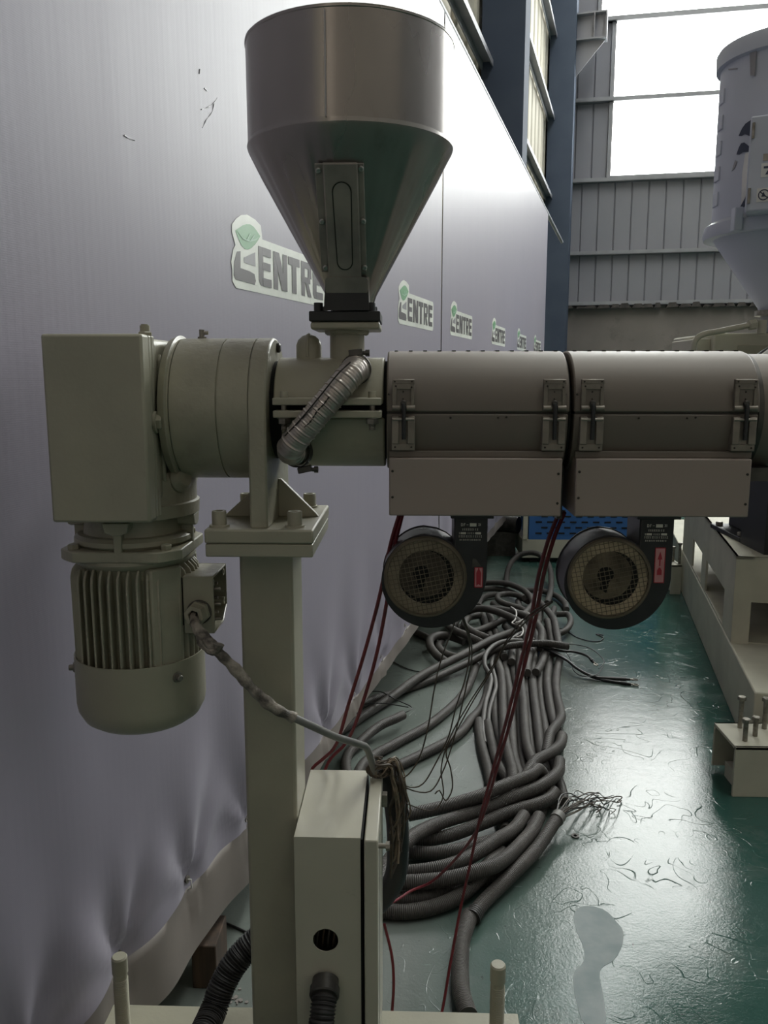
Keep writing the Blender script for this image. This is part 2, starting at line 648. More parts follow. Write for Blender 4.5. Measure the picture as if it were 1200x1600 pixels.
# left wall: backing, beige sheets with ribs, girts
wl = struct('wall_left', MB().box(-9.2, 12.4, -.06, -.02, 0, ROOF, TB @ Matrix.Translation((0, -.42, 0))), 'beige_panel')
for k in range(18):
    u0 = 5.0 + k * .4
    pl = MB().prism([(u0, 0), (u0 + .03, .014), (u0 + .06, .014), (u0 + .09, 0), (u0 + .397, 0), (u0 + .397, -.018), (u0, -.018)],
                    TB @ Matrix.Translation((0, -.42, 2.6)), ROOF - 2.6)
    struct('panel', pl, 'beige_panel', wl, smooth=0)
for z in (4.06, 5.15, 6.25, 7.4):
    struct('girt', MB().box(-9, 12.2, 0, .10, z, z + .010, TB @ Matrix.Translation((0, -.39, 0)))
           .box(-9, 12.2, 0.09, .10, z - .04, z, TB @ Matrix.Translation((0, -.39, 0)))
           .box(-9, 12.2, 0, .012, z - .06, z, TB @ Matrix.Translation((0, -.39, 0))), 'girt', wl, smooth=0)


def hcolumn(u, ln, wd, name):
    T = TB @ Matrix.Translation((u, 0, 0))
    m = MB().box(0, ln, -.05, -.03, 0, ROOF, T).box(0, ln, -.39, -.37, 0, ROOF, T).box(ln / 2 - .01, ln / 2 + .01, -.37, -.05, 0, ROOF, T)
    m.box(0, .012, -.37, -.05, 0, ROOF, T)
    return struct(name, m, 'bluesteel', smooth=0)


hcolumn(6.0, .32, .34, 'column_1')
c2 = hcolumn(11.55, .36, .34, 'column_2')
# crane corbel on the far column: arm, end plate, stiffener and gusset
T = TB @ Matrix.Translation((11.73, -.03, 0))
struct('corbel', MB().box(-.10, .10, 0, .42, 6.18, 6.20, T).box(-.10, .10, 0, .42, 6.52, 6.54, T).box(-.008, .008, 0, .40, 6.2, 6.52, T)
       .box(-.10, .10, .40, .42, 6.2, 6.52, T).box(-.10, .10, .24, .252, 6.2, 6.52, T), 'grey_panel', c2, smooth=0)
struct('gusset', MB().prism([(0, 5.72), (0, 6.18), (.40, 6.18)], T @ Matrix(((0, 0, 1, -.008), (1, 0, 0, 0), (0, 1, 0, 0), (0, 0, 0, 1))), .016), 'grey_panel', c2, smooth=0)

# far wall
wb = struct('wall_far', MB().box(0, 15, -.12, -.03, 2.5, 4.38, TF).box(0, .90, -.12, -.03, 4.38, 6.68, TF).box(0, .68, -.12, -.03, 6.68, ROOF, TF)
            .box(13.6, 15, -.12, -.03, 4.38, ROOF, TF).box(.6, 13.7, -.12, -.03, 12.0, ROOF, TF), 'grey_panel', smooth=0)
struct('masonry', MB().box(-.3, 15, -.3, .0, 0, 2.53, TF), 'concrete', wb)
random.seed(3)
# crumbling mortar and foam along the top of the masonry
for k in range(22):
    s0 = .3 + k * .17 + random.uniform(-.03, .03)
    w0 = random.uniform(.10, .2)
    h = random.uniform(.02, .075)
    struct('mortar_lump', MB().add([FW(s0, 2.49, .115), FW(s0 + w0, 2.50, .115), FW(s0 + w0 * .8, 2.50 + h, .115), FW(s0 + w0 * .2, 2.51 + h * .8, .12),
                                    FW(s0, 2.50, -.03), FW(s0 + w0, 2.51, -.03), FW(s0 + w0 * .8, 2.5 + h, -.03), FW(s0 + w0 * .2, 2.51 + h * .8, -.03)],
                                   [(0, 1, 2, 3), (7, 6, 5, 4), (0, 4, 5, 1), (1, 5, 6, 2), (2, 6, 7, 3), (3, 7, 4, 0)]), 'mortar', wb)


def sheet(s0, z0, z1):
    return MB().prism([(s0 + .004, 0), (s0 + .016, -.012), (s0 + .236, -.012), (s0 + .246, 0), (s0 + .246, .014), (s0 + .004, .014)],
                      TF @ Matrix.Translation((0, -.015, z0)) @ Matrix.Scale(-1, 4, (0, 1, 0)), z1 - z0)


for k in range(40):
    struct('panel', sheet(k * .25, 2.58, 4.38), 'grey_panel', wb, smooth=0)
for k in range(4):
    struct('panel', sheet(k * .25 - .12, 4.44, 6.66) if k else sheet(0, 4.44, 6.66), 'grey_panel', wb, smooth=0)
for k in range(3):
    struct('panel', sheet(k * .22, 6.7, ROOF), 'grey_panel', wb, smooth=0)
for z, s1, s0 in ((3.33, 12, 0), (4.40, 12, 0), (2.57, 12, 0), (5.55, .92, 0), (6.66, .92, 0)):
    struct('girt', MB().box(s0, s1, 0, .10, z - .03, z - .018, TF).box(s0, s1, 0, .012, z - .03, z + .03, TF).box(s0, s1, .09, .10, z - .03, z + .03, TF), 'girt', wb, smooth=0)
w1 = struct('window_1', MB().box(.86, .92, -.08, .05, 4.42, 6.66, TF).box(.64, .70, -.08, .05, 6.66, 12.0, TF)
            .box(.86, 13.6, -.06, .06, 4.40, 4.46, TF).box(.86, 13.6, -.05, .08, 5.52, 5.58, TF).box(.64, 13.6, -.05, .08, 6.63, 6.70, TF)
            .box(.64, 13.6, -.05, .05, 7.9, 7.95, TF).box(.64, 13.6, -.05, .05, 9.16, 9.22, TF).box(.64, 13.6, -.05, .05, 10.57, 10.62, TF).box(.64, 13.6, -.05, .05, 11.97, 12.03, TF), 'girt', smooth=0)
for z0, z1, s0 in ((4.46, 5.52, .92), (5.58, 6.63, .92), (6.70, 7.9, .70), (7.95, 9.16, .70), (9.22, 10.57, .70), (10.62, 11.97, .70)):
    n = 5
    wd = (13.6 - s0) / n
    for k in range(n):
        struct('pane', MB().box(s0 + k * wd + .006, s0 + (k + 1) * wd - .006, -.02, -.014, z0, z1, TF), 'glass', w1, smooth=0)
d = FN.to_track_quat('-Z', 'Y').to_euler()
portal(FW(7.1, 8.2, .12), d, 13, 7.6)

# ================================================================== the banner
def zbot(u):
    K = [(-3, .14), (0, .14), (.44, .152), (1.275, .224), (2.4, .285), (3.2, .30), (9, .30)]
    for (a, p), (c, q) in zip(K, K[1:]):
        if u <= c:
            return p + (q - p) * (u - a) / (c - a)
    return .30


TIES = [-1.9, -1.5, -1.1, -.74, -.40, -.109, .155, .45, .75, 1.06, 1.37, 1.74, 2.12, 2.5] + [3.0 + .45 * k for k in range(12)]
def hemh(u):
    return .15 if u < .3 else (.15 - .09 * min(1, (u - .3) / .9))


random.seed(11)
TAMP = [random.uniform(.7, 1.3) for _ in TIES]


def bdisp(u, z):
    w = 0
    zb = zbot(u)
    for t, am in zip(TIES, TAMP):
        du = u - t
        if abs(du) > .7:
            continue
        dz = z - (zb + hemh(t) + .02)
        r = hypot(du, dz)
        if dz > -.1:
            a = atan2(du, max(dz, 0) + .01)
            f = min(r / .05, 1) * math.exp(-r / .22)
            w += .014 * am * f * cos(a * 7.0) * max(0, cos(a)) ** 1.5
        w -= .016 * math.exp(-(r / .035) ** 2)
    k = max(0, min(1, (1.15 - z) / .8))
    w += k * k * (1 if u < .7 else .3) * (.006 * sin(u * 15 + 1.3 * sin(u * 4)) + .005 * sin(u * 27 + 2))
    h = zb + hemh(u) - z
    if h > 0:
        w += .012 * (h / .15) + (.004 * sin(u * 19 + z * 8) if u < .9 else 0)
    tens = max(0, min(1, (z - 1.0) / .3))
    return w + .012 * (1 - tens) * 0


def frange(a, b, st):
    n = max(1, round((b - a) / st))
    return [a + (b - a) * i / n for i in range(n + 1)]


def cloth(us, zf, th=.002):
    """zf(u) -> list of heights; a sheet with a back face"""
    vs, fs = [], []
    cols = [zf(u) for u in us]
    n = len(cols[0])
    for sgn in (0, 1):
        for u, zs in zip(us, cols):
            for z in zs:
                vs.append(BW(u, z, bdisp(u, z) - sgn * th))
    k = len(us) * n
    for i in range(len(us) - 1):
        for j in range(n - 1):
            a = i * n + j
            fs.append((a, a + n, a + n + 1, a + 1))
            fs.append((k + a, k + a + 1, k + a + n + 1, k + a + n))
    for j in range(n - 1):
        fs.append((j, j + 1, k + j + 1, k + j))
        a = (len(us) - 1) * n + j
        fs.append((a, k + a, k + a + 1, a + 1))
    for i in range(len(us) - 1):
        a, c = i * n, i * n + n - 1
        fs.append((a, k + a, k + a + n, a + n))
        fs.append((c, c + n, k + c + n, k + c))
    return MB().add(vs, fs)


ZTOP = 3.185


def banner(u0, u1, label):
    root = thing('banner', tuple(BW((u0 + u1) / 2, 0)), label, 'banner', 'two banner sheets along the wall')
    us = []
    for a, b, st in ((u0, min(u1, -.7), .06), (max(u0, -.7), min(u1, 1.7), .018), (max(u0, 1.7), u1, .04)):
        if b > a:
            us += frange(a, b, st)[(1 if us else 0):]
    obj('sheet', cloth(us, lambda u: [zbot(u) + hemh(u) + (1.3 - zbot(u) - hemh(u)) * (j / 48) for j in range(49)] + [1.3 + (ZTOP - 1.3) * j / 10 for j in range(1, 11)]), 'banner', root, smooth=80)
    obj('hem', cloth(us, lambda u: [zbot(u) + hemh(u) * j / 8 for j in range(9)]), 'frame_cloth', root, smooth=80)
    for t in TIES:
        if u0 < t < u1 and t < 2.2:
            z = zbot(t) + hemh(t) + .02
            p = BW(t, z, bdisp(t, z) + .002)
            obj('eyelet', MB().lathe([(-.004, .009), (.004, .009), (.004, .004), (-.004, .004)], p, BN, 12), 'bolt', root)
            obj('tie', MB().tube([p - BN * .03, p + BN * .012, p + BN * .012 - UP * .02, p - BN * .01 - UP * .035], .0022, 6), 'white_cord', root)
    return root


ban1 = banner(-2.4, 2.775, 'lilac grey banner sheet with ENTRE leaf logo behind the gear motor')
ban2 = banner(2.80, 8.06, 'further lilac grey banner sheet, beyond the vertical seam, running to the blue column')


# dark scuffs on the near sheet
for pts in ([(.325, 2.052), (.361, 2.068), (.387, 2.084), (.403, 2.099)], [(.387, 2.084), (.376, 2.061), (.35, 2.039), (.328, 2.015)], [(.021, 1.921), (.038, 1.919), (.055, 1.921)],
            [(.325, 2.134), (.322, 2.124)], [(.343, 2.101), (.355, 2.099)]):
    obj('scuff', MB().tube(spline([BW(u, z, .0004) for u, z in pts], .005), .0016, 5, lambda L: .55 + .45 * sin(L * 190 + 1)), 'logo_mid', ban1)


def roundrect(x0, x1, y0, y1, r, n=5):
    pts = []
    for cx, cy, a in ((x1 - r, y1 - r, 0), (x0 + r, y1 - r, 90), (x0 + r, y0 + r, 180), (x1 - r, y0 + r, 270)):
        for k in range(n + 1):
            t = radians(a + 90 * k / n)
            pts.append((cx + r * cos(t), cy + r * sin(t)))
    return pts


def logo(u0, root):
    """the printed mark: white outline, dark letters, green leaf; measured on the sheet"""
    q = .937

    def P(x, z):
        return (u0 + x * q, 1.48 + (z - 1.48) * q)

    def flat(polys, w):
        m = MB()
        for k, pl in enumerate(polys):
            m.prism([P(*c) for c in pl], TB @ Matrix(((1, 0, 0, 0), (0, 0, 1, w + .0001 * k), (0, 1, 0, 0), (0, 0, 0, 1))), .0003)
        return m
    z0, z1 = 1.722, 1.826

    def rect(a, b, c, d):
        return [(a, c), (b, c), (b, d), (a, d)]
    cells = [(.166, .25), (.267, .365), (.375, .465), (.478, .562), (.576, .666)]
    white = [roundrect(a - .024, b + .024, z0 - .021, z1 + .021, .018) for a, b in cells]
    white.append([(.005, .072 + 1.67), (0, 1.764), (.014, 1.796), (.027, 1.808), (.009, 1.838), (.011, 1.857), (.036, 1.875), (.066, 1.889), (.102, 1.896), (.15, 1.892),
                  (.187, 1.882), (.195, 1.846), (.195, 1.72), (.16, 1.704), (.148, 1.701), (.025, 1.701), (.004, 1.716)])
    part = obj('logo', flat(white, .0003), 'logo_white', root, smooth=0)
    g = []
    # the opening letter, its inner wedge
    g.append(('letter', [[(.055, 1.797), (.034, 1.793), (.018, 1.767), (.012, 1.732), (.022, 1.722), (.138, 1.720), (.145, 1.731), (.137, 1.748), (.107, 1.752), (.052, 1.754)]], 'logo_grey'))
    g.append(('wedge', [[(.145, 1.806), (.074, 1.783), (.074, 1.771), (.145, 1.769)]], 'logo_mid'))
    h = (z1 - z0)

    def letter_e(a, b):
        w = (b - a)
        return [[(a, z1), (a, z0 + .012), (a + .012, z0), (a + .36 * w, z0), (a + .36 * w, z1)], rect(a + .3 * w, b, z1 - .022, z1), rect(a + .3 * w, b - .06 * w, z0 + .42 * h, z0 + .62 * h), rect(a + .3 * w, b, z0, z0 + .022)]
    g.append(('letter', letter_e(*cells[0]), 'logo_grey'))
    a, b = cells[1]
    g.append(('letter', [rect(a, a + .03, z0, z1), rect(b - .03, b, z0, z1), [(a + .004, z1), (a + .040, z1), (b - .004, z0), (b - .040, z0)]], 'logo_grey'))
    a, b = cells[2]
    g.append(('letter', [rect(a, b, z1 - .023, z1), rect((a + b) / 2 - .017, (a + b) / 2 + .017, z0, z1)], 'logo_grey'))
    a, b = cells[3]
    g.append(('letter', [rect(a, a + .028, z0, z1), rect(a, b - .012, z1 - .020, z1), rect(b - .028, b, z0 + .056, z1 - .010), rect(a, b - .010, z0 + .040, z0 + .058), [(a + .03, z0 + .045), (b - .03, z0 + .045), (b, z0), (b - .030, z0)]], 'logo_grey'))
    g.append(('letter', letter_e(*cells[4]), 'logo_grey'))
    g.append(('leaf', [[(.028, 1.844), (.048, 1.853), (.07, 1.863), (.095, 1.871), (.118, 1.874), (.14, 1.871), (.158, 1.864), (.18, 1.853), (.165, 1.840), (.145, 1.826), (.12, 1.813), (.1, 1.807), (.08, 1.806), (.062, 1.812), (.045, 1.826)]], 'logo_green'))
    g.append(('leaf_vein', [[(.036, 1.845), (.07, 1.833), (.11, 1.832), (.15, 1.842), (.173, 1.852), (.15, 1.838), (.11, 1.828), (.07, 1.829)], [(.092, 1.831), (.112, 1.850), (.118, 1.850), (.099, 1.831)], [(.112, 1.831), (.14, 1.851), (.145, 1.850), (.119, 1.831)]], 'logo_green_pale'))
    for k, (nm, polys, m) in enumerate(g):
        obj(nm, flat(polys, .0014 if nm != 'leaf_vein' else .0022), m, part, smooth=0)


for u, r in ((.448, ban1), (1.954, ban1), (2.998, ban2), (4.392, ban2), (5.744, ban2), (7.03, ban2)):
    logo(u, r)

# pipe that carries the banner's top edge
single('banner_pole', MB().cyl(BW(-2.4, ZTOP + .02, -.02), BW(10.2, ZTOP + .02, -.02), .02, 12), 'girt', tuple(BW(4, ZTOP + .02, -.02)),
       'galvanised pipe holding the top edge of the lilac banner, its bare end by the column', 'pole')
single('wooden_block', MB().box(-.522, -.462, 1.80, 1.92, 0, .115), 'wood', (-.49, 1.86, 0), 'dark wooden block on the floor propping the banner hem left of the column', 'block', bevel=.003)
random.seed(31)
chips = MB()
for k in range(60):
    x, y, r = random.uniform(-.42, -.22), random.uniform(1.72, 2.15), random.uniform(.002, .007)
    a = random.uniform(0, 6.28)
    pts = [(x + r * cos(a + t) * random.uniform(.6, 1.3), y + r * sin(a + t) * random.uniform(.6, 1.3)) for t in (0, 1.3, 2.6, 3.9, 5.1)]
    chips.prism(pts, XY(.0002), random.uniform(.001, .004))
cho = tag(obj('debris', chips, 'concrete', off=V((-.32, 1.9, 0)), smooth=0), 'scattered plaster crumbs on the floor between the banner hem and the column', 'debris')
cho['kind'] = 'stuff'

# ================================================================== machine at the right, behind
MD = V((-.21, -.977, 0))


def mline(x, y, k):
    """point k metres from (x,y) going back along the second machine"""
    return (x + .21 * k, y + .977 * k)


TM = Matrix.Identity(4)
for i, a in enumerate((V((.977, -.21, 0)), V((.21, .977, 0)), UP)):
    TM[0][i], TM[1][i], TM[2][i] = a
TM.translation = V((1.467, 3.69, 0))      # x = right, y = away, origin at the near left corner of its frame
m2 = thing('moulding_machine', (1.467, 3.69, 0), 'cream welded base frame of the moulding machine with window slots in its side', 'machine')
obj('lower_beam', MB().box(-.005, 1.3, -.62, 3.4, .0, .274, TM), 'cream', m2, bevel=.006)
# side plate with two slots
sl = [(.25, .92, .285, .46), (1.10, 1.55, .285, .46)]
sp = MB()
ys = [0, sl[0][0], sl[0][1], sl[1][0], sl[1][1], 2.1]
sp.box(0, .012, 0, 2.1, .46, .677, TM).box(0, .012, 0, 2.1, .274, .285, TM)
for a, b in ((0, .25), (.92, 1.10), (1.55, 2.1)):
    sp.box(0, .012, a, b, .285, .46, TM)
obj('side_plate', sp, 'cream', m2, smooth=0)
obj('front_plate', MB().box(.0, .075, -.004, .008, .274, .677, TM).box(.075, .5, -.004, .008, .47, .677, TM).box(.5, 1.2, -.004, .008, .274, .677, TM), 'cream', m2, smooth=0)
obj('top_plate', MB().box(0, 1.2, -.004, 2.1, .664, .677, TM), 'cream', m2, smooth=0)
obj('slot_floor', MB().box(.012, 1.2, .008, 2.1, .274, .28, TM).box(.35, .36, .008, 2.1, .28, .66, TM), 'cream', m2, smooth=0)


def cross_foot(px, py, w, dep, h, label, bolts, base, hollow=True):
    r = thing('cross_foot', (px, py, 0), label, 'machine foot', 'cross feet of the moulding machine')
    T2 = Matrix.Translation((px, py, 0))
    t = .012
    obj('channel', MB().box(0, w, 0, t, 0, h, T2).box(0, w, dep - t, dep, .02, h, T2).box(0, w, 0, dep, h - t, h, T2).box(w * .62, w * .62 + .01, t, dep, 0, h, T2).box(.03, .09, dep * .4, dep * .75, 0, .06, T2), 'cream', r, smooth=0, bevel=.002)
    for bx, by, bz in bolts:
        bo = obj('levelling_bolt', MB().cyl((px + bx, py + by, h - .05), (px + bx, py + by, bz), .0088, 12), 'bolt', r)
        obj('bolt_head', hexhead(MB(), (px + bx, py + by, bz - .004), 'Z', .015, .014), 'bolt', bo)
    return r


cross_foot(1.152, 2.786, .34, .212, .188, 'cream cross foot with tall levelling bolts on the green floor at the right', [(.052, .052, .262), (.105, .095, .252), (.078, .165, .30), (.165, .160, .298)], None)
cross_foot(1.782, 5.56, .070, .28, .204, 'far cream cross foot with short bolts behind the second blower', [(.01, .10, .31), (.045, .12, .30), (.065, .05, .34)], None)
tag(obj('cream_post', MB().box(1.775, 1.822, 5.72, 5.77, 0, 1.1), 'cream', off=V((1.8, 5.74, 0)), bevel=.003), 'narrow bright cream post beside the blue louvred cabinet', 'post')

# black drive motor standing on that frame
dm = thing('drive_motor', (1.79, 4.25, .677), 'large black drive motor on top of the cream frame at the right edge', 'motor')
obj('motor_body', MB().lathe([(-.02, .06), (-.02, .17), (0, .2), (.03, .2), (.03, .215), (.05, .215), (.05, .195), (.38, .195), (.38, .215), (.42, .2), (.44, .12)], (1.83, 4.02, .93), 'Y', 40), 'blackpaint', dm)
obj('end_ring', MB().lathe([(0, .15), (0, .175), (-.012, .175), (-.012, .15)], (1.83, 4.0, .93), 'Y', 40, caps=False), 'black2', dm)
obj('motor_foot', MB().box(1.60, 2.05, 4.00, 4.40, .677, .70).box(1.68, 1.72, 4.05, 4.36, .70, .86).box(1.94, 1.98, 4.05, 4.36, .70, .86), 'blackpaint', dm, bevel=.004)
for q in ((1.625, 4.05), (1.625, 4.34)):
    obj('foot_bolt', hexhead(MB(), (*q, .70), 'Z', .018, .02), 'bolt', dm)

# injection unit under the dryer, its pipe and hoses
iu = thing('injection_unit', (1.5, 3.8, .677), 'cream injection unit with a bent pipe behind the extruder barrel top', 'machine unit')
obj('housing', MB().box(1.15, 1.62, 3.25, 3.75, 1.38, 1.635).box(1.62, 2.4, 3.2, 3.9, 1.38, 1.60), 'cream', iu, bevel=.008)
obj('side_cover', MB().box(1.10, 1.15, 3.28, 3.6, 1.40, 1.615), 'cream', iu, bevel=.004)
obj('recess_panel', MB().box(1.24, 1.6, 3.243, 3.25, 1.42, 1.59), 'paint', iu, bevel=.003)
obj('pedestal', MB().box(1.72, 2.3, 3.95, 4.0, .677, 1.4).box(1.6, 1.72, 3.72, 3.99, .677, 1.385), 'blackpaint', iu)
obj('bent_pipe', MB().tube(spline([(1.065, 3.22, 1.40), (1.065, 3.22, 1.55), (1.072, 3.22, 1.605), (1.10, 3.22, 1.628), (1.16, 3.22, 1.64), (1.27, 3.22, 1.662)], .01), .011, 12), 'cream', iu)
obj('pipe_fitting', hexhead(MB(), (1.265, 3.22, 1.661), (1, 0, .15), .019, .03).lathe([(0, .016), (.05, .016)], (1.315, 3.22, 1.63), 'Z', 12), 'cream', iu)
for k in range(3):
    y = 2.94 + .088 * k
    x = 1.20 + .075 * k
    hs = tag(obj('hydraulic_hose', MB().tube(spline([(x - .06, y, 1.48), (x, y, 1.53), (x + .07, y + .03, 1.565), (x + .2, y + .1, 1.585), (x + .42, y + .14, 1.575)], .01), .021, 14), 'blackpaint', off=V((x, y, 1.5))),
             ['black hydraulic hose, first of three arching over the barrel top from the left', 'black hydraulic hose, middle one of the three over the barrel top', 'black hydraulic hose, last of three, nearest the right edge'][k], 'hose', 'hydraulic hoses behind the barrel')
    obj('pale_stripe', MB().tube(spline([(x - .06, y - .018, 1.489), (x, y - .018, 1.541), (x + .07, y + .012, 1.577), (x + .2, y + .082, 1.597), (x + .42, y + .122, 1.587)], .01), .008, 8), 'sticker', hs)

# hopper dryer
dx, dy = 1.392, 3.3
dr = thing('hopper_dryer', (dx, dy, 1.6), 'tall pale grey hopper dryer with control box and swoosh print above the right machine', 'dryer')
obj('drum', MB().lathe([(2.03, .247), (2.60, .247)], (dx, dy, 0), 'Z', 72), 'dryer', dr)
obj('lid_ring', MB().lathe([(2.585, .25), (2.59, .262), (2.64, .264), (2.65, .258), (2.655, .1), (2.655, .001)], (dx, dy, 0), 'Z', 72), 'dryer', dr)
obj('base_ring', MB().lathe([(1.985, .24), (1.985, .272), (2.00, .278), (2.03, .272), (2.045, .25)], (dx, dy, 0), 'Z', 72), 'dryer', dr)
obj('cone', MB().lathe([(1.99, .24), (1.73, .062), (1.715, .058)], (dx, dy, 0), 'Z', 72), 'dryer', dr)
obj('outlet_flange', MB().lathe([(1.70, .058), (1.70, .072), (1.72, .072), (1.72, .058)], (dx, dy, 0), 'Z', 24), 'bolt', dr)
obj('outlet_pipe', MB().lathe([(1.637, .05), (1.70, .05)], (dx, dy, 0), 'Z', 24), 'girt', dr)
TD = Matrix.Translation((dx, dy, 0)) @ Matrix.Rotation(radians(-25), 4, 'Z')   # the box faces the aisle
bx = obj('control_box', MB().box(-.105, .28, -.36, -.20, 2.03, 2.338, TD), 'dryer', dr, bevel=.006)
for hz in (2.08, 2.29):
    obj('hinge', MB().cyl(TD @ V((-.094, -.363, hz - .025)), TD @ V((-.094, -.363, hz + .025)), .005, 8), 'bolt', bx)
for (a, b, c, e, mm) in ((-.062, .06, 2.137, 2.182, 'sticker'), (-.070, .06, 2.058, 2.102, 'sticker'), (-.058, .06, 2.190, 2.212, 'hopper_plate')):
    obj('sticker', MB().box(a, b, -.362, -.360, c, e, TD), mm, bx)
TW = TD @ XZ(-.3622)
obj('warning_symbol', MB().lathe([(0, .018), (0, .0145), (.001, .0145), (.001, .018)], TD @ V((-.048, -.3622, 2.08)), (TD.to_3x3() @ V((0, -1, 0))), 20, caps=False)
    .prism([(-.062, 2.090), (-.059, 2.092), (-.034, 2.070), (-.037, 2.068)], TW, .001).prism([(-.056, 2.074), (-.049, 2.090), (-.042, 2.074)], TW, .001)
    .prism([(-.054, 2.165), (-.026, 2.165), (-.026, 2.172), (-.054, 2.172)], TW, .001).prism([(-.048, 2.145), (-.041, 2.158), (-.034, 2.145)], TW, .001), 'darkprint', bx)


def on_drum(pts, name, mm, rr=.2478):
    """a print wrapped on the drum: pts (angle in degrees from the camera side towards left, z)"""
    vs = [V((dx - rr * sin(radians(a)), dy - rr * cos(radians(a)), z)) for a, z in pts] + [V((dx - (rr + .001) * sin(radians(a)), dy - (rr + .001) * cos(radians(a)), z)) for a, z in pts]
    n = len(pts)
    return obj(name, MB().add(vs, [tuple(range(n)), tuple(range(2 * n - 1, n - 1, -1))] + [(i, (i + 1) % n, n + (i + 1) % n, n + i) for i in range(n)]), mm, dr, smooth=0)


on_drum([(63, 2.32), (60, 2.342), (57, 2.355), (52, 2.363), (47, 2.36), (47, 2.31), (52, 2.308), (57, 2.32), (60, 2.317)], 'swoosh', 'darkprint', .2488)
on_drum([(64, 2.258), (62, 2.28), (60, 2.292), (57, 2.292), (53, 2.277), (47, 2.262), (47, 2.25), (52, 2.256), (58, 2.26), (61, 2.255)], 'swoosh', 'darkprint', .2488)
on_drum([(57, 2.19), (55.5, 2.255), (50, 2.255), (46, 2.165), (46, 2.09), (56, 2.08)], 'swoosh_fill', 'sticker', .2484)
on_drum([(57, 2.072), (53, 2.10), (49, 2.15), (46, 2.15), (46, 2.09), (55, 2.066)], 'swoosh', 'darkprint', .2488)
on_drum([(68, 2.205), (65, 2.24), (63, 2.232), (65, 2.212)], 'swoosh', 'logo_mid', .2488)
on_drum([(58, 2.63), (51, 2.62), (51, 2.505), (55, 2.51)], 'lid_catch', 'logo_mid', .252)
on_drum([(82, 2.57), (70, 2.556), (69, 2.55), (81, 2.564)], 'faded_mark', 'logo_mid', .2482)
obj('clamp', MB().box(dx - .245, dx - .215, dy - .19, dy - .15, 1.985, 2.065), 'dryer', dr, bevel=.004)
for k in range(5):
    z = 2.10 + k * .09
    obj('side_hinge', MB().box(dx - .252, dx - .235, dy - .02, dy + .03, z, z + .05), 'dryer', dr, bevel=.003)

# blue louvred cabinet
bc = thing('blue_cabinet', (1.5, 6.5, 0), 'blue cabinet with punched slots and cream plinth far behind the blowers', 'cabinet')
obj('plinth', MB().box(.90, 2.0, 6.5, 7.0, .04, .19).box(.90, .94, 6.49, 6.5, .19, 1.25), 'cream', bc, bevel=.004)
obj('blue_panel', MB().box(.95, 2.0, 6.5, 7.0, .19, 1.25), 'blue', bc)
for q in (.97, 1.4, 1.9):
    obj('foot', MB().box(q, q + .06, 6.55, 6.65, 0, .04), 'blackpaint', bc)
first = None
for r in range(5):
    for c in range(11):
        p = (-.5 + c * .09 + (.045 if r % 2 else 0), -.0035, .235 + r * .045)
        if first is None:
            first = obj('louver_slot', MB().box(1.5 + p[0], 1.5 + p[0] + .05, 6.4965, 6.501, p[2], p[2] + .012), 'dark_hole', bc)
            p0 = p
        else:
            again('louver_slot', first, bc, (p[0] - p0[0], 0, p[2] - p0[2]))
single('steel_roller', MB().cyl((.62, 6.9, .26), (.90, 6.75, .26), .07, 24).box(.64, .88, 6.75, 6.9, 0, .2), 'dark_steel', (.75, 6.8, 0), 'dim steel roller on a block left of the blue cabinet', 'roller')

# ================================================================== the extruder
AY, AZ = 1.30, 1.425            # barrel axis: along x at y = AY, z = AZ

# ---- gear reducer
gr = thing('gear_reducer', (-.44, AY, 1.27), 'grey green gear reducer box with a thick round output flange, above the motor', 'gearbox')
obj('front_cover', MB().box(-.507, -.366, 1.15, 1.181, 1.272, 1.535), 'paint', gr, bevel=.004)
obj('cover_plate', MB().box(-.506, -.367, 1.1825, 1.195, 1.274, 1.534), 'cast', gr, bevel=.002)
obj('cover_plate', MB().box(-.506, -.367, 1.1965, 1.209, 1.274, 1.534), 'cast', gr, bevel=.002)
obj('gasket', MB().box(-.504, -.369, 1.18, 1.212, 1.276, 1.532), 'dark_steel', gr)
obj('housing', MB().box(-.504, -.370, 1.2105, 1.45, 1.29, 1.532), 'cast', gr, bevel=.012, seg=3)
obj('rib', MB().prism([(1.228, 1.325), (1.236, 1.315), (1.236, 1.51), (1.228, 1.50)], YZ(-.371), .006), 'cast', gr, bevel=.002)
obj('casting_foot', MB().box(-.50, -.376, 1.19, 1.44, 1.264, 1.30), 'cast', gr, bevel=.008, seg=3)
fl = obj('output_flange', MB().lathe([(-.362, .108), (-.352, .112), (-.350, .107), (-.3475, .107), (-.3475, .104), (-.3455, .104), (-.3455, .1075), (-.279, .1075), (-.279, .1055), (-.2765, .1055), (-.2765, .1075), (-.2325, .1075)], (0, AY, AZ + .002), 'X', 96), 'cast', gr)
obj('grease_nipple', MB().cyl((-.320, AY, AZ + .105), (-.320, AY, AZ + .123), .0042, 10).lathe([(0, .0075), (.005, .0075)], (-.320, AY, AZ + .107), 'Z', 6).cyl((-.320, AY, AZ + .118), (-.310, AY, AZ + .118), .003, 8), 'bolt', fl)
pg = obj('breather_plug', hexhead(MB(), (-.402, AY - .02, 1.535), 'Z', .011, .009).lathe([(.008, .0075), (.018, .0075), (.018, .0055), (.02, .0055)], (-.402, AY - .02, 1.535), 'Z', 14), 'paint', gr)
obj('oil_plug', hexhead(MB(), (-.366, 1.196, 1.412), 'X', .012, .010).lathe([(0, .016), (.004, .016)], (-.367, 1.196, 1.412), 'X', 18), 'cast', gr)
obj('oil_plug', MB().lathe([(0, .011), (.004, .011), (.006, .006), (.006, .001)], (-.507, 1.18, 1.412), (-1, 0, 0), 14), 'cast', gr)
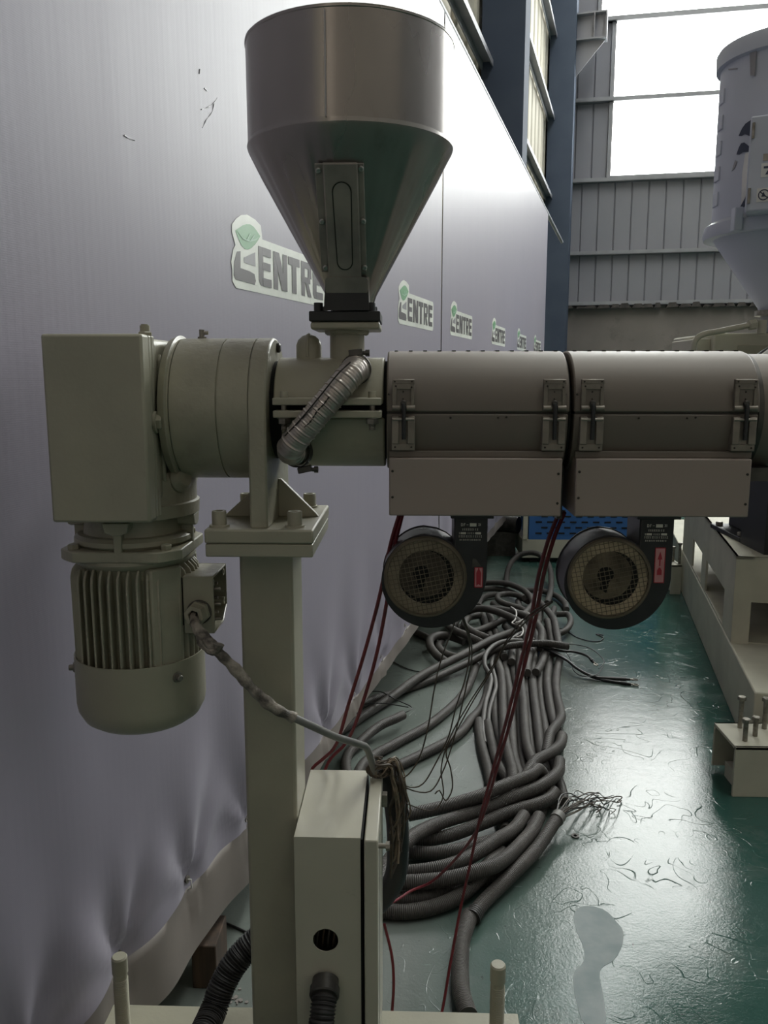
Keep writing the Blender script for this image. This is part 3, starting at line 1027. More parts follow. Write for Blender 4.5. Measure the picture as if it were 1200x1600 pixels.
obj('lower_boss', MB().lathe([(1.262, .096), (1.264, .103), (1.283, .104), (1.285, .100), (1.322, .100), (1.332, .09), (1.334, .02)], (-.44, AY, 0), 'Z', 64), 'cast', gr)
obj('oil_drain', MB().lathe([(0, .02), (.014, .02), (.024, .012), (.025, .001)], (-.36, 1.262, 1.318), (.75, -.5, .25), 18), 'cast', gr)
for q in ((-.505, 1.2), (-.505, 1.4)):
    pass

# ---- motor
mo = thing('electric_motor', (-.44, AY, 1.26), 'finned grey green electric motor hanging upright below the gear reducer', 'motor')
mx_, my_ = -.44, AY
obj('adapter', MB().lathe([(1.258, .082), (1.262, .082), (1.264, .074), (1.222, .079), (1.218, .083)], (mx_, my_, 0), 'Z', 48), 'cast', mo)
for k in range(4):
    ar = MB()
    a = -pi / 2 + k * pi / 2 + .05
    T2 = Matrix.Translation((mx_, my_, 0)) @ Matrix.Rotation(a, 4, 'Z')
    ar.box(.074, .094, -.006, .006, 1.20, 1.262, T2)
    ar.prism([(1.262, -.02), (1.262, .02), (1.247, .017), (1.243, .006), (1.243, -.006), (1.247, -.017)], T2 @ Matrix(((0, 0, 1, .07), (0, 1, 0, 0), (1, 0, 0, 0), (0, 0, 0, 1))), .03)
    obj('adapter_web', ar, 'cast', mo, bevel=.0015)
obj('shoulder_ring', MB().lathe([(1.217, .06), (1.217, .086), (1.222, .092), (1.229, .0915), (1.234, .086), (1.235, .078), (1.232, .06)], (mx_, my_, 0), 'Z', 64), 'cast', mo)
sq = []
for k in range(4):
    for j in range(7):
        a = radians(45 + 90 * k + (j - 3) * 3.5)
        sq.append((mx_ + .114 * cos(a), my_ + .114 * sin(a)))
    sq.append((mx_ + .094 * cos(radians(90 + 90 * k)), my_ + .094 * sin(radians(90 + 90 * k))))
obj('mounting_flange', MB().prism(sq, XY(1.200), .017), 'cast', mo, bevel=.002)
for k in range(4):
    a = radians(45 + 90 * k)
    obj('flange_bolt', hexhead(MB(), (mx_ + .101 * cos(a), my_ + .101 * sin(a), 1.217), 'Z', .009, .008), 'cast', mo)
obj('body', MB().lathe([(1.20, .094), (1.195, .0955), (1.189, .092), (1.184, .084), (1.178, .082), (1.02, .082), (1.0, .082)], (mx_, my_, 0), 'Z', 64), 'cast', mo)
fin = {}
R_ = .1005
for q in range(4):
    T2 = Matrix.Translation((mx_, my_, 0)) @ Matrix.Rotation(-pi / 2 + q * pi / 2, 4, 'Z')
    for k in (range(-5, 5) if q == 0 else range(-4, 5)):
        t = (k + .2) * .0140
        xo = math.sqrt(R_ ** 2 - t ** 2)
        th = .0019
        zt = 1.183 - (.0 if abs(k) < 4 else .004)
        m = MB().prism([(.06, 1.016), (xo - .001, 1.016), (xo, 1.165), (xo - .003, zt - .006), (xo - .012, zt + .004), (.06, zt + .004)],
                       T2 @ Matrix(((1, 0, 0, 0), (0, 0, 1, t - th), (0, 1, 0, 0), (0, 0, 0, 1))), th * 2)
        obj('cooling_fin', m, 'cast', mo, bevel=.0008, seg=1)
# solid foot pad on the diagonal between the front fins and the terminal box
for a, hw in ((-45, .027), (45, .026), (135, .026)):
    T2 = Matrix.Translation((mx_, my_, 0)) @ Matrix.Rotation(radians(a), 4, 'Z')
    obj('foot_pad', MB().box(.06, .0975, -hw, hw, 1.014, 1.188, T2), 'cast', mo, bevel=.004)
cw = obj('fan_cover', MB().lathe([(1.036, .1005), (1.036, .103), (.957, .103), (.945, .101), (.930, .093), (.921, .080), (.918, .066), (.917, .03), (.917, .001)], (mx_, my_, 0), 'Z', 72, caps=False)
         .lathe([(1.036, .1005), (.95, .1)], (mx_, my_, 0), 'Z', 72, caps=False), 'paint', mo)
for a in (-40, 50, 140, 195):
    obj('cover_screw', MB().lathe([(0, .009), (.003, .008), (.003, .005), (.009, .005), (.010, .004), (.010, .0005)], (mx_ + .1025 * cos(radians(a)), my_ + .1025 * sin(radians(a)), 1.012), (cos(radians(a)), sin(radians(a)), 0), 12), 'bolt', cw)
# terminal box with its lid off
tx0, tx1, ty0, ty1, tz0, tz1 = -.352, -.304, 1.25, 1.345, 1.078, 1.170
t_ = .004
tb = obj('terminal_box', MB().box(tx0, tx1, ty0, ty0 + t_, tz0, tz1).box(tx0, tx1, ty1 - t_, ty1, tz0 + .02, tz1).box(tx0, tx1, ty0 + t_, ty1 - t_, tz1 - t_, tz1)
         .prism([(ty0 + .004, tz0), (ty1 - .03, tz0), (ty1, tz0 + .022), (ty1, tz0 + .026), (ty1 - .031, tz0 + .004), (ty0 + .004, tz0 + .004)], YZ(tx0), tx1 - tx0), 'cast', mo, bevel=.0012, seg=1)
obj('box_back', MB().box(tx0 - .004, tx0 + .006, ty0 + .004, ty1 - .002, tz0 + .012, tz1 - .004), 'dark_hole', tb)
obj('box_neck', MB().box(-.38, tx0, ty0 + .012, ty1 - .012, tz0 + .014, tz1 - .006), 'cast', tb)
for c in ((ty1 - .011, tz1 - .012), (ty1 - .011, tz0 + .031), (ty0 + .011, tz1 - .012)):
    obj('screw_boss', MB().lathe([(0, .006), (tx1 - tx0 - .002, .006), (tx1 - tx0 - .002, .003), (.03, .003)], (tx0, *c), 'X', 12), 'cast', tb)
for c in range(3):
    for r in range(2):
        y, z = ty0 + .010 + r * .036, tz0 + .022 + c * .024
        obj('terminal_pin', MB().cyl((tx0, y, z), (tx1 + (.009 if r == 0 else -.004), y, z), .0025, 8).lathe([(.0, .005), (.004, .005)], (tx1 - .016, y, z), 'X', 6), 'bolt', tb)
gl = obj('cable_gland', MB().lathe([(0, .019), (.008, .019), (.008, .0165), (.024, .0165), (.024, .0092), (.004, .0092), (.004, .0002)], (-.327, ty0, 1.113), (-.15, -1, 0), 6), 'paint', tb, bevel=.0008)
obj('gland_ring', MB().lathe([(-.001, .0195), (.004, .0195)], (-.327, ty0 + .001, 1.1135), (0, -1, 0), 24), 'dark_steel', tb)

# ---- braided motor lead
ml = thing('motor_lead', (-.30, 1.2, 1.0), 'dirty braided cable running from the motor terminal box down across the column', 'cable')
pth = [(-.329, 1.245, 1.113), (-.330, 1.226, 1.110), (-.318, 1.208, 1.097), (-.292, 1.198, 1.071), (-.262, 1.197, 1.04), (-.235, 1.20, 1.005), (-.205, 1.205, .975), (-.176, 1.215, .955)]
sp = spline(pth, .006)
obj('sleeve', MB().tube(sp, .0085, 14, lambda L: (.75 if L < .025 else 1) * (1 + .10 * sin(L * 260) + .10 * sin(L * 97 + 1))), 'braid', ml)
obj('loose_tail', MB().tube(spline([(-.322, 1.21, 1.103), (-.313, 1.202, 1.081), (-.300, 1.197, 1.070), (-.288, 1.193, 1.070), (-.284, 1.193, 1.080)], .005), .007, 10, lambda L: 1 + .15 * sin(L * 300)), 'braid', ml)
obj('inner_cable', MB().tube(spline([pth[-2], (-.176, 1.215, .955), (-.150, 1.24, .93), (-.118, 1.28, .895), (-.085, 1.33, .86), (-.071, 1.365, .835), (-.062, 1.39, .79), (-.058, 1.395, .775)], .008), .0062, 12), 'greycable', ml)
for k in range(4):
    a = k * pi / 2
    d = V((cos(a), 0, sin(a))) * .0042
    obj('core', MB().tube([V((-.328, 1.25, 1.113)) + d, V((-.3285, 1.235, 1.1125)) + d, V((-.327, 1.222, 1.108)) + d * .7, V((-.322, 1.212, 1.1)) + d * .4], .0026, 8), 'blackwire' if k % 2 else 'greycable', ml)

# ---- bearing bracket
bb = thing('bearing_bracket', (-.218, AY, 1.237), 'thick upright grey green bracket plate with gussets, bolted onto the column head', 'bracket')
pr = [(AY - .108, 1.256)] + [(AY - .108 * cos(radians(a)), AZ + .002 + .108 * sin(radians(a))) for a in range(0, 181, 5)] + [(AY + .108, 1.256)]
up_ = obj('upright_plate', MB().prism(pr, YZ(-.2325), .0265), 'cast', bb, bevel=.003)
obj('foot_plate', MB().box(-.298, -.1385, 1.18, 1.418, 1.2365, 1.2575), 'paint', bb, bevel=.003)
obj('gusset', MB().prism([(-.2065, 1.2575), (-.143, 1.2575), (-.147, 1.263), (-.202, 1.318), (-.2065, 1.318)], XZ(AY + .006), .012), 'paint', bb, bevel=.0015)
obj('gusset', MB().prism([(-.232, 1.2575), (-.292, 1.2575), (-.288, 1.263), (-.236, 1.310), (-.232, 1.310)], XZ(AY + .006), .012), 'paint', bb, bevel=.0015)
for x in (-.281, -.1685):
    for y in (1.207, 1.392):
        if x < -.2 and y > 1.3:
            x2 = -.276
        else:
            x2 = x
        b_ = obj('cap_bolt', caphead(MB(), (x2, y, 1.2605), 'Z', .0108, .0205), 'paint', bb)
        obj('washer', MB().lathe([(0, .0150), (.003, .0145)], (x2, y, 1.2575), 'Z', 20), 'paint', b_)
for a in (84,):
    y, z = AY + .094 * cos(radians(a)), AZ + .002 + .094 * sin(radians(a))
    obj('plate_bolt', MB().lathe([(0, .0075), (.004, .0075), (.006, .005), (.006, .0005)], (-.206, y, z), 'X', 12), 'dark_steel', up_)

# ---- stand: column, head plate, foot beam
ZB = .28
st = thing('machine_stand', (-.22, AY, 0), 'square grey green steel column on a low foot beam carrying the gear reducer', 'stand')
obj('column', MB().box(-.263, -.1795, 1.252, 1.362, ZB, 1.216), 'paint', st, bevel=.006, seg=3)
obj('head_plate', MB().box(-.297, -.1395, 1.181, 1.416, 1.2165, 1.236), 'paint', st, bevel=.002)
obj('foot_beam', MB().box(-.566, .212, 1.24, 1.414, ZB - .012, ZB).box(-.566, .212, 1.24, 1.252, 0, ZB - .012).box(-.566, .212, 1.402, 1.414, 0, ZB - .012).box(-.45, -.44, 1.252, 1.402, 0, ZB - .012), 'paint', st, bevel=.002)
obj('weld_bead', MB().tube(spline([(-.263, 1.365, ZB + .002), (-.22, 1.366, ZB + .003), (-.18, 1.365, ZB + .002)], .006), .005, 8, lambda L: 1 + .25 * sin(L * 700)), 'paint', st)
for x, y, zt in ((-.525, 1.352, .432), (.166, 1.362, .424)):
    r_ = obj('levelling_rod', MB().lathe([(ZB - .27, .0125), (zt - .035, .0125), (zt - .033, .0142), (zt - .003, .0142), (zt, .012)], (x, y, 0), 'Z', 24), 'paint', st)
    th = MB()
    for k in range(int((zt - .04 - ZB) / .0035)):
        z = ZB + k * .0035
        th.lathe([(0, .0124), (.0014, .0136), (.0028, .0124)], (x, y, z), 'Z', 20, caps=False)
    obj('thread', th, 'paint', r_)

# ---- feed barrel
fb = thing('feed_barrel', (-.12, AY, AZ), 'grey green split feed barrel with clamp flanges between bracket and heater covers', 'barrel')
RB = .0835


def halfshell(a0, a1, x0, x1, r, n=36):
    sec = [(AY - r * cos(radians(a0 + (a1 - a0) * k / n)), AZ - .003 + r * sin(radians(a0 + (a1 - a0) * k / n))) for k in range(n + 1)]
    return MB().prism(sec, YZ(x0), x1 - x0)


obj('upper_half', halfshell(10.5, 169.5, -.199, -.038, RB), 'paint', fb, bevel=.002)
obj('lower_half', halfshell(183, 357, -.188, -.036, RB), 'paint', fb, bevel=.003)
obj('core_barrel', MB().lathe([(-.206, .075), (-.034, .075)], (0, AY, AZ), 'X', 48), 'dark_hole', fb)
for sgn in (-1, 1):
    y0, y1 = sorted((AY + sgn * .07, AY + sgn * .108))
    obj('clamp_flange', MB().box(-.196, -.040, y0, y1, 1.4365, 1.447), 'paint', fb, bevel=.0015)
    obj('clamp_flange', MB().box(-.1955, -.0395, y0, y1, 1.4185, 1.429), 'paint', fb, bevel=.0015)
    for x in (-.181, -.0535):
        y = AY + sgn * .096
        bo = obj('clamp_bolt', MB().cyl((x, y, 1.402), (x, y, 1.452), .0042, 14), 'bolt', fb)
        obj('bolt_head', caphead(MB(), (x, y, 1.447), 'Z', .0058, .0092), 'paint', bo)
        obj('hex_nut', hexhead(MB(), (x, y, 1.4095), 'Z', .0092, .008).lathe([(.0076, .0104), (.009, .0104)], (x, y, 1.4095), 'Z', 20), 'bolt', bo)
        obj('thread', MB().lathe([(k * .0012, .0043 + .0006 * (k % 2)) for k in range(8)], (x, y, 1.4005), 'Z', 14), 'bolt', bo)
# lifting lug: two cheeks meeting on a ridge
obj('lifting_lug', MB().lathe([(1.490, .024), (1.505, .0195), (1.524, .0195), (1.532, .0165), (1.538, .010), (1.5405, .002)], (-.155, AY, 0), 'Z', 28), 'cast', fb)
obj('lug_ridge', MB().prism([(-.0208, 1.506), (-.0203, 1.525), (-.0172, 1.534), (-.0105, 1.5405), (0, 1.5425), (.0105, 1.5405), (.0172, 1.534), (.0203, 1.525), (.0208, 1.506)], Matrix(((0, 0, 1, -.1575), (1, 0, 0, AY), (0, 1, 0, 0), (0, 0, 0, 1))), .005), 'cast', fb, bevel=.0015)
obj('hopper_neck', MB().lathe([(1.485, .0275), (1.50, .0265), (1.5455, .0265)], (-.096, AY, 0), 'Z', 40), 'paint', fb)
obj('neck_flange', MB().box(-.1465, -.0445, 1.251, 1.349, 1.5455, 1.5565), 'paint', fb, bevel=.003)
obj('weld_bead', MB().tube([(-.096 + .029 * cos(k * pi / 16), AY + .029 * sin(k * pi / 16), 1.544) for k in range(33)], .0045, 8, lambda L: 1 + .3 * sin(L * 400)), 'paint', fb)

# ---- spiral water hose
ho = thing('spiral_hose', (-.12, 1.19, 1.43), 'ribbed metal spiral hose looping diagonally across the feed barrel', 'hose')
hp = [(-.078, 1.245, 1.487), (-.078, 1.222, 1.487), (-.083, 1.200, 1.481), (-.102, 1.187, 1.458), (-.128, 1.182, 1.428), (-.154, 1.184, 1.398), (-.170, 1.192, 1.377), (-.172, 1.208, 1.369), (-.166, 1.226, 1.367), (-.162, 1.24, 1.367)]
hs_ = spline(hp, .0011)


def ribf(L):
    p = (L % .0118) / .0118
    return 1 + (.075 if p < .16 else .015 * sin(p * 20))


obj('hose_wall', MB().tube(hs_, .0188, 28, ribf), 'hose', ho, smooth=50)
for p, dr_ in (((-.078, 1.228, 1.487), (0, 1, 0)), ((-.165, 1.222, 1.367), (.3, 1, 0))):
    c = obj('hose_clamp', MB().lathe([(-.006, .0212), (-.006, .0225), (.006, .0225), (.006, .0212)], p, dr_, 40, caps=False).lathe([(.006, .0212), (-.006, .0212)], p, dr_, 40, caps=False), 'dark_steel', ho)
    s_ = 1 if p[2] > 1.4 else -1
    q = V(p) + V((.003 if s_ > 0 else .014, -.004, .0245 * s_))
    T2 = Matrix.Translation(q) @ Matrix.Rotation(radians(-6 if s_ > 0 else -12), 4, 'Y')
    obj('screw_housing', MB().box(-.013, .007, -.007, .007, -.0045, .0045, T2), 'dark_steel', c, bevel=.001)
    obj('clamp_screw', MB().lathe([(0, .003), (.004, .003), (.004, .0048), (.010, .0048)], q + V((.007, 0, -.001)), 'X', 8), 'dark_steel', c)
obj('wire_tie', MB().tube(spline([(-.1115, 1.1635, 1.4495), (-.120, 1.1625, 1.438), (-.128, 1.1625, 1.430), (-.138, 1.163, 1.415), (-.147, 1.164, 1.407)], .002), .0010, 6, lambda L: 1 + .6 * sin(L * 900)), 'screw', ho)
obj('dark_seam', MB().tube(spline([(-.083, 1.1815, 1.497), (-.100, 1.169, 1.480), (-.127, 1.164, 1.447), (-.152, 1.166, 1.418), (-.176, 1.175, 1.394)], .003), .0012, 6), 'screw', ho)

# ---- hopper
HX, HY = -.089, AY
hp_ = thing('feed_hopper', (HX, HY, 1.557), 'large stainless steel feed hopper with sight window standing on the feed barrel', 'hopper')
dm_ = obj('drum', MB().lathe([(1.806, .1500), (1.944, .1505), (1.947, .1515), (1.947, .149), (1.80, .1485)], (HX, HY, 0), 'Z', 160, caps=False, rf=lambda a, d: 1 + .0012 * sin(a * 9 + 1) + .0008 * sin(a * 23)), 'hopper', hp_, smooth=18)
obj('rim_edge', MB().lathe([(1.943, .1505), (1.944, .1514), (1.947, .1514), (1.948, .1505), (1.947, .1488)], (HX, HY, 0), 'Z', 128, caps=False), 'hopper', hp_)
obj('vertical_weld', MB().tube([(HX - .022, HY - .1497, 1.812), (HX - .022, HY - .1499, 1.94)], .0011, 6), 'rivet', dm_)


def dents(a, d):
    k = max(0, min(1, (1.80 - d) / .03)) * max(.2, min(1, (d - 1.58) / .1))
    return 1 + k * (.005 * sin(a * 11 + .6) + .0055 * sin(a * 23 + 2) + .003 * sin(a * 41 + 1))


cn = obj('cone', MB().lathe([(1.812, .1500), (1.806, .1515), (1.801, .1500)] + [(1.80 - .203 * k / 12, .1495 - .1115 * k / 12) for k in range(1, 13)] + [(1.5715, .030)], (HX, HY, 0), 'Z', 200, caps=False, rf=dents).lathe([(1.80, .1485), (1.60, .0365)], (HX, HY, 0), 'Z', 128, caps=False), 'hopper', hp_, smooth=18)
obj('hopper_flange', MB().box(-.1485, -.0435, 1.249, 1.351, 1.557, 1.572), 'black_plate', hp_, bevel=.002)
for x in (-.1355, -.0575):
    for y in (1.262, 1.338):
        obj('cap_screw', caphead(MB(), (x, y, 1.572), 'Z', .0068, .0125), 'black_plate', hp_)
# slanted frame on the front of the cone: local x = right, y = up the slope, z = outward
p0 = V((HX, HY - .0405, 1.5965))
p1 = V((HX, HY - .1475, 1.797))
ey = (p1 - p0).normalized()
ex = V((1, 0, 0))
ez = ex.cross(ey)
TS = Matrix.Identity(4)
for i, a in enumerate((ex, ey, ez)):
    TS[0][i], TS[1][i], TS[2][i] = a
TS.translation = p0 + ex * -.006
SL = (p1 - p0).length
sg = obj('sight_frame', MB().box(-.0335, .0325, .035, .185, .0005, .004, TS), 'hopper_plate', hp_, bevel=.0012)
obj('raised_channel', MB().box(-.0225, .0245, .010, .187, .004, .0095, TS), 'hopper_plate', sg, bevel=.002)
ob = []
for k in range(13):
    a = pi * k / 12
    ob.append((.0135 * cos(a), .150 + .0135 * sin(a)))
for k in range(13):
    a = pi + pi * k / 12
    ob.append((.0115 * cos(a), .052 + .0115 * sin(a)))
ib = [(x * .88, .101 + (y - .101) * .975) for x, y in ob]
T3 = TS @ Matrix.Translation((.002, 0, .0098))
vs = [T3 @ V((*p, 0)) for p in ob] + [T3 @ V((*p, .0)) for p in ib] + [T3 @ V((*p, .0008)) for p in ob] + [T3 @ V((*p, .0008)) for p in ib]
n = len(ob)
fs = []
for i in range(n):
    j = (i + 1) % n
    fs += [(i, j, n + j, n + i), (2 * n + i, 3 * n + i, 3 * n + j, 2 * n + j), (i, 2 * n + i, 2 * n + j, j), (n + i, n + j, 3 * n + j, 3 * n + i)]
obj('window_seal', MB().add(vs, fs), 'screw', sg)
obj('sight_window', MB().prism(ib, T3, .0005), 'hopper_plate', sg)
for x, y in ((-.0285, .176), (.0285, .178), (-.0275, .108), (.0295, .108), (-.0265, .042), (.0295, .042)):
    obj('rivet', MB().lathe([(0, .0040), (.0015, .0040), (.003, .0029), (.003, .0014), (.0012, .0012), (.0012, .0002)], TS @ V((x, y, .004)), ez, 14), 'rivet', sg)
# slide gate cover: upright dark plate with its bent, lighter top
obj('gate_cover', MB().prism([(-.0345, 0), (.0325, 0), (.0295, .044), (-.0315, .044)], Matrix.Translation((HX - .0025, 1.2478, 1.5725)) @ Matrix.Rotation(pi / 2, 4, 'X'), .0025), 'black_plate', hp_)
obj('gate_cover_top', MB().prism(roundrect(-.0315, .0305, 0, .024, .005), TS @ Matrix.Translation((.0035, .006, .0107)) @ Matrix.Rotation(radians(-3), 4, 'X'), .0016), 'hopper_plate', hp_)
obj('gate_flange', MB().box(HX + .026, HX + .029, 1.248, 1.285, 1.5725, 1.62), 'hopper_plate', hp_)

# ---- heater covers
def shell_section(up):
    R = .0905
    if up:
        pts = []
        for k in range(0, 33):
            a = radians(.75 + 178.5 * k / 32)
            c = cos(a)
            pts.append((AY - .0965 * abs(c) ** .85 * (1 if c > 0 else -1), AZ + .090 * sin(a) ** .95))
    else:
        pts = [(AY + .0955, AZ - .0012), (AY + .0955, AZ - .045), (AY + .086, AZ - .072), (AY - .086, AZ - .072), (AY - .0955, AZ - .040), (AY - .0965, AZ - .0012)]
        pts = [(AY + .0955, AZ - .0012)]
        for k in range(0, 17):
            a = radians(2 + 176 * k / 16)
            c = cos(a)
            pts.append((AY + .0965 * abs(c) ** .5 * (1 if c > 0 else -1), AZ - .0870 * sin(a) ** 1.0))
        pts += [(AY - .0965, AZ - .0012)]
    return pts


def heater_cover(x0, label):
    L = .262
    root = thing('heater_cover', (x0, AY, AZ), label, 'barrel cover', 'barrel heater covers')
    up = obj('upper_shell', MB().prism(shell_section(True), YZ(x0), L), 'shell', root, bevel=.0025, smooth=50)
    lo = obj('lower_shell', MB().prism(shell_section(False), YZ(x0), L - .002), 'shell', root, bevel=.002, smooth=50)
    obj('seam', MB().box(x0 + .001, x0 + L - .002, AY - .0945, AY + .0945, AZ - .0014, AZ + .0014), 'screw', root)
    f = None
    for k in range(12):
        if f is None:
            f = obj('vent_slot', MB().box(x0 + .010, x0 + .0155, AY - .018, AY + .022, AZ + .0885, AZ + .0908), 'dark_hole', up, bevel=.0008, seg=1)
        else:
            again('vent_slot', f, up, (k * .0218, 0, 0))
    pn = obj('fan_duct', MB().box(x0 + .004, x0 + L - .009, AY - .1035, AY + .09, 1.2765, 1.361), 'panel', root, bevel=.002)
    obj('duct_lip', MB().box(x0 + .004, x0 + L - .006, AY - .093, AY - .085, 1.361, 1.3705), 'shell', root, bevel=.001)
    for x, z in ((.009, 1.342), (.009, 1.304), (L - .0145, 1.339), (L - .0145, 1.296)):
        obj('panel_screw', MB().lathe([(0, .0019), (.001, .0019), (.0014, .0011), (.0014, .0002)], (x0 + x, AY - .1035, z), (0, -1, 0), 10), 'screw', pn)
    for x in (.003, L - .0065):
        for z in (1.452, 1.473, 1.494):
            yy = AY - .0965 * math.sqrt(max(0, 1 - ((z - AZ) / .0925) ** 2)) - .0004
            if z < 1.456:
                yy = AY - .096
            obj('shell_screw', MB().lathe([(0, .0016), (.0012, .0012), (.0012, .0002)], (x0 + x, yy, z), (0, -1, .3), 8), 'screw', up)
    for x, z in ((.092, 1.4185), (.160, 1.4185), (.172, 1.4195)):
        obj('shell_screw', MB().lathe([(0, .0017), (.0012, .0012), (.0012, .0002)], (x0 + x, AY - .0966, z), (0, -1, 0), 8), 'screw', lo)
    obj('end_gap_ring', MB().lathe([(x0 + L - .001, .0875), (x0 + L + .0035, .0875)], (0, AY, AZ - .003), 'X', 48), 'dark_hole', root)
    fy = AY - .0965
    for lx in (.0085, .2235):
        X = x0 + lx
        lt = obj('latch', MB().box(X, X + .0315, fy - .0022, fy + .004, AZ + .006, AZ + .0485)
                 , 'latch', root, bevel=.001)
        obj('keeper_lip', MB().cyl((X, fy - .0035, AZ + .0075), (X + .0115, fy - .0035, AZ + .0075), .0042, 12).cyl((X + .0205, fy - .0035, AZ + .0075), (X + .0325, fy - .0035, AZ + .0075), .0042, 12), 'latch', lt)
        obj('keeper_bridge', MB().box(X, X + .0315, fy - .0046, fy - .0022, AZ + .0415, AZ + .0475).box(X, X + .006, fy - .0046, fy - .0022, AZ + .008, AZ + .0415).box(X + .0265, X + .0315, fy - .0046, fy - .0022, AZ + .008, AZ + .0415).box(X + .006, X + .0265, fy - .0046, fy - .0022, AZ + .034, AZ + .0415)
            , 'latch', lt, bevel=.0004, seg=1)
        obj('keeper_pocket', MB().prism([(X + .006, AZ + .0165), (X + .0265, AZ + .0165), (X + .0265, AZ + .0335), (X + .0215, AZ + .0335), (X + .016, AZ + .0365), (X + .0110, AZ + .0335), (X + .006, AZ + .0335)], XZ(fy - .0022), .0004), 'shell', lt)
        for sx, sz in ((.0035, .045), (.028, .045), (.005, .0385), (.0275, .037)):
            obj('rivet', MB().lathe([(0, .0014), (.0010, .0011), (.0010, .0002)], (X + sx, fy - .0046, AZ + sz), (0, -1, 0), 8), 'screw', lt)
        for sz in (.0305, .0205):
            obj('rivet', MB().lathe([(0, .0013), (.0010, .0010), (.0010, .0002)], (X + .0155, fy - .0026, AZ + sz), (0, -1, 0), 8), 'screw', lt)
        # hook, lever and its base on the lower shell
        lv = obj('latch_lever', MB().box(X - .001, X + .0095, fy - .0075, fy + .012, AZ - .044, AZ - .0045).box(X + .0215, X + .0325, fy - .0075, fy + .012, AZ - .044, AZ - .0045)
                 .box(X - .001, X + .0325, fy - .0050, fy + .02, AZ - .0535, AZ - .043), 'latch', root, bevel=.0012)
        obj('lever_back', MB().box(X + .0095, X + .0215, fy - .003, fy + .012, AZ - .044, AZ - .006), 'latch', lv)
        obj('lever_pin', MB().cyl((X, fy - .006, AZ - .0085), (X + .0315, fy - .006, AZ - .0085), .0026, 10), 'bolt', lv)
        obj('hook_bolt', MB().tube(spline([(X + .0165, fy - .008, AZ - .037), (X + .0165, fy - .0085, AZ - .018), (X + .0165, fy - .0085, AZ + .004), (X + .0160, fy - .008, AZ + .012), (X + .0158, fy - .0052, AZ + .0155)], .003), .0030, 10), 'black_plate', lv)
        obj('hook_nose', MB().lathe([(0, .0042), (.004, .0042), (.005, .003)], (X + .0158, fy - .0045, AZ + .0145), (0, -1, 0), 12), 'dark_steel', lv)
        for sx in (.004, .0275):
            obj('rivet', MB().lathe([(0, .0015), (.0010, .0011), (.0010, .0002)], (X + sx, fy - .0050, AZ - .0485), (0, -1, 0), 8), 'screw', lv)
    return root


hc1 = heater_cover(-.033, 'brownish grey two-piece heater cover with latches, next to the feed barrel')
hc2 = heater_cover(.2355, 'brownish grey two-piece heater cover with latches, second along the barrel from the hopper')
dieb = thing('die_barrel', (.56, AY, AZ), 'dark round end of the barrel at the right edge of the picture', 'barrel')
obj('barrel_end', MB().lathe([(.500, .0875), (.90, .0875)], (0, AY, AZ - .002), 'X', 64), 'shell', dieb)
obj('end_collar', MB().lathe([(.4995, .05), (.4995, .0885), (.507, .0885), (.507, .05)], (0, AY, AZ - .002), 'X', 64), 'dark_steel', dieb)
obj('under_bracket', MB().box(.497, .535, AY - .07, AY + .05, 1.325, 1.345).box(.50, .51, AY - .05, AY + .03, 1.29, 1.33), 'dark_steel', dieb)
obj('hanger', MB().box(.2255, .2335, AY - .04, AY + .06, 1.262, 1.36), 'dark_steel', hc1)


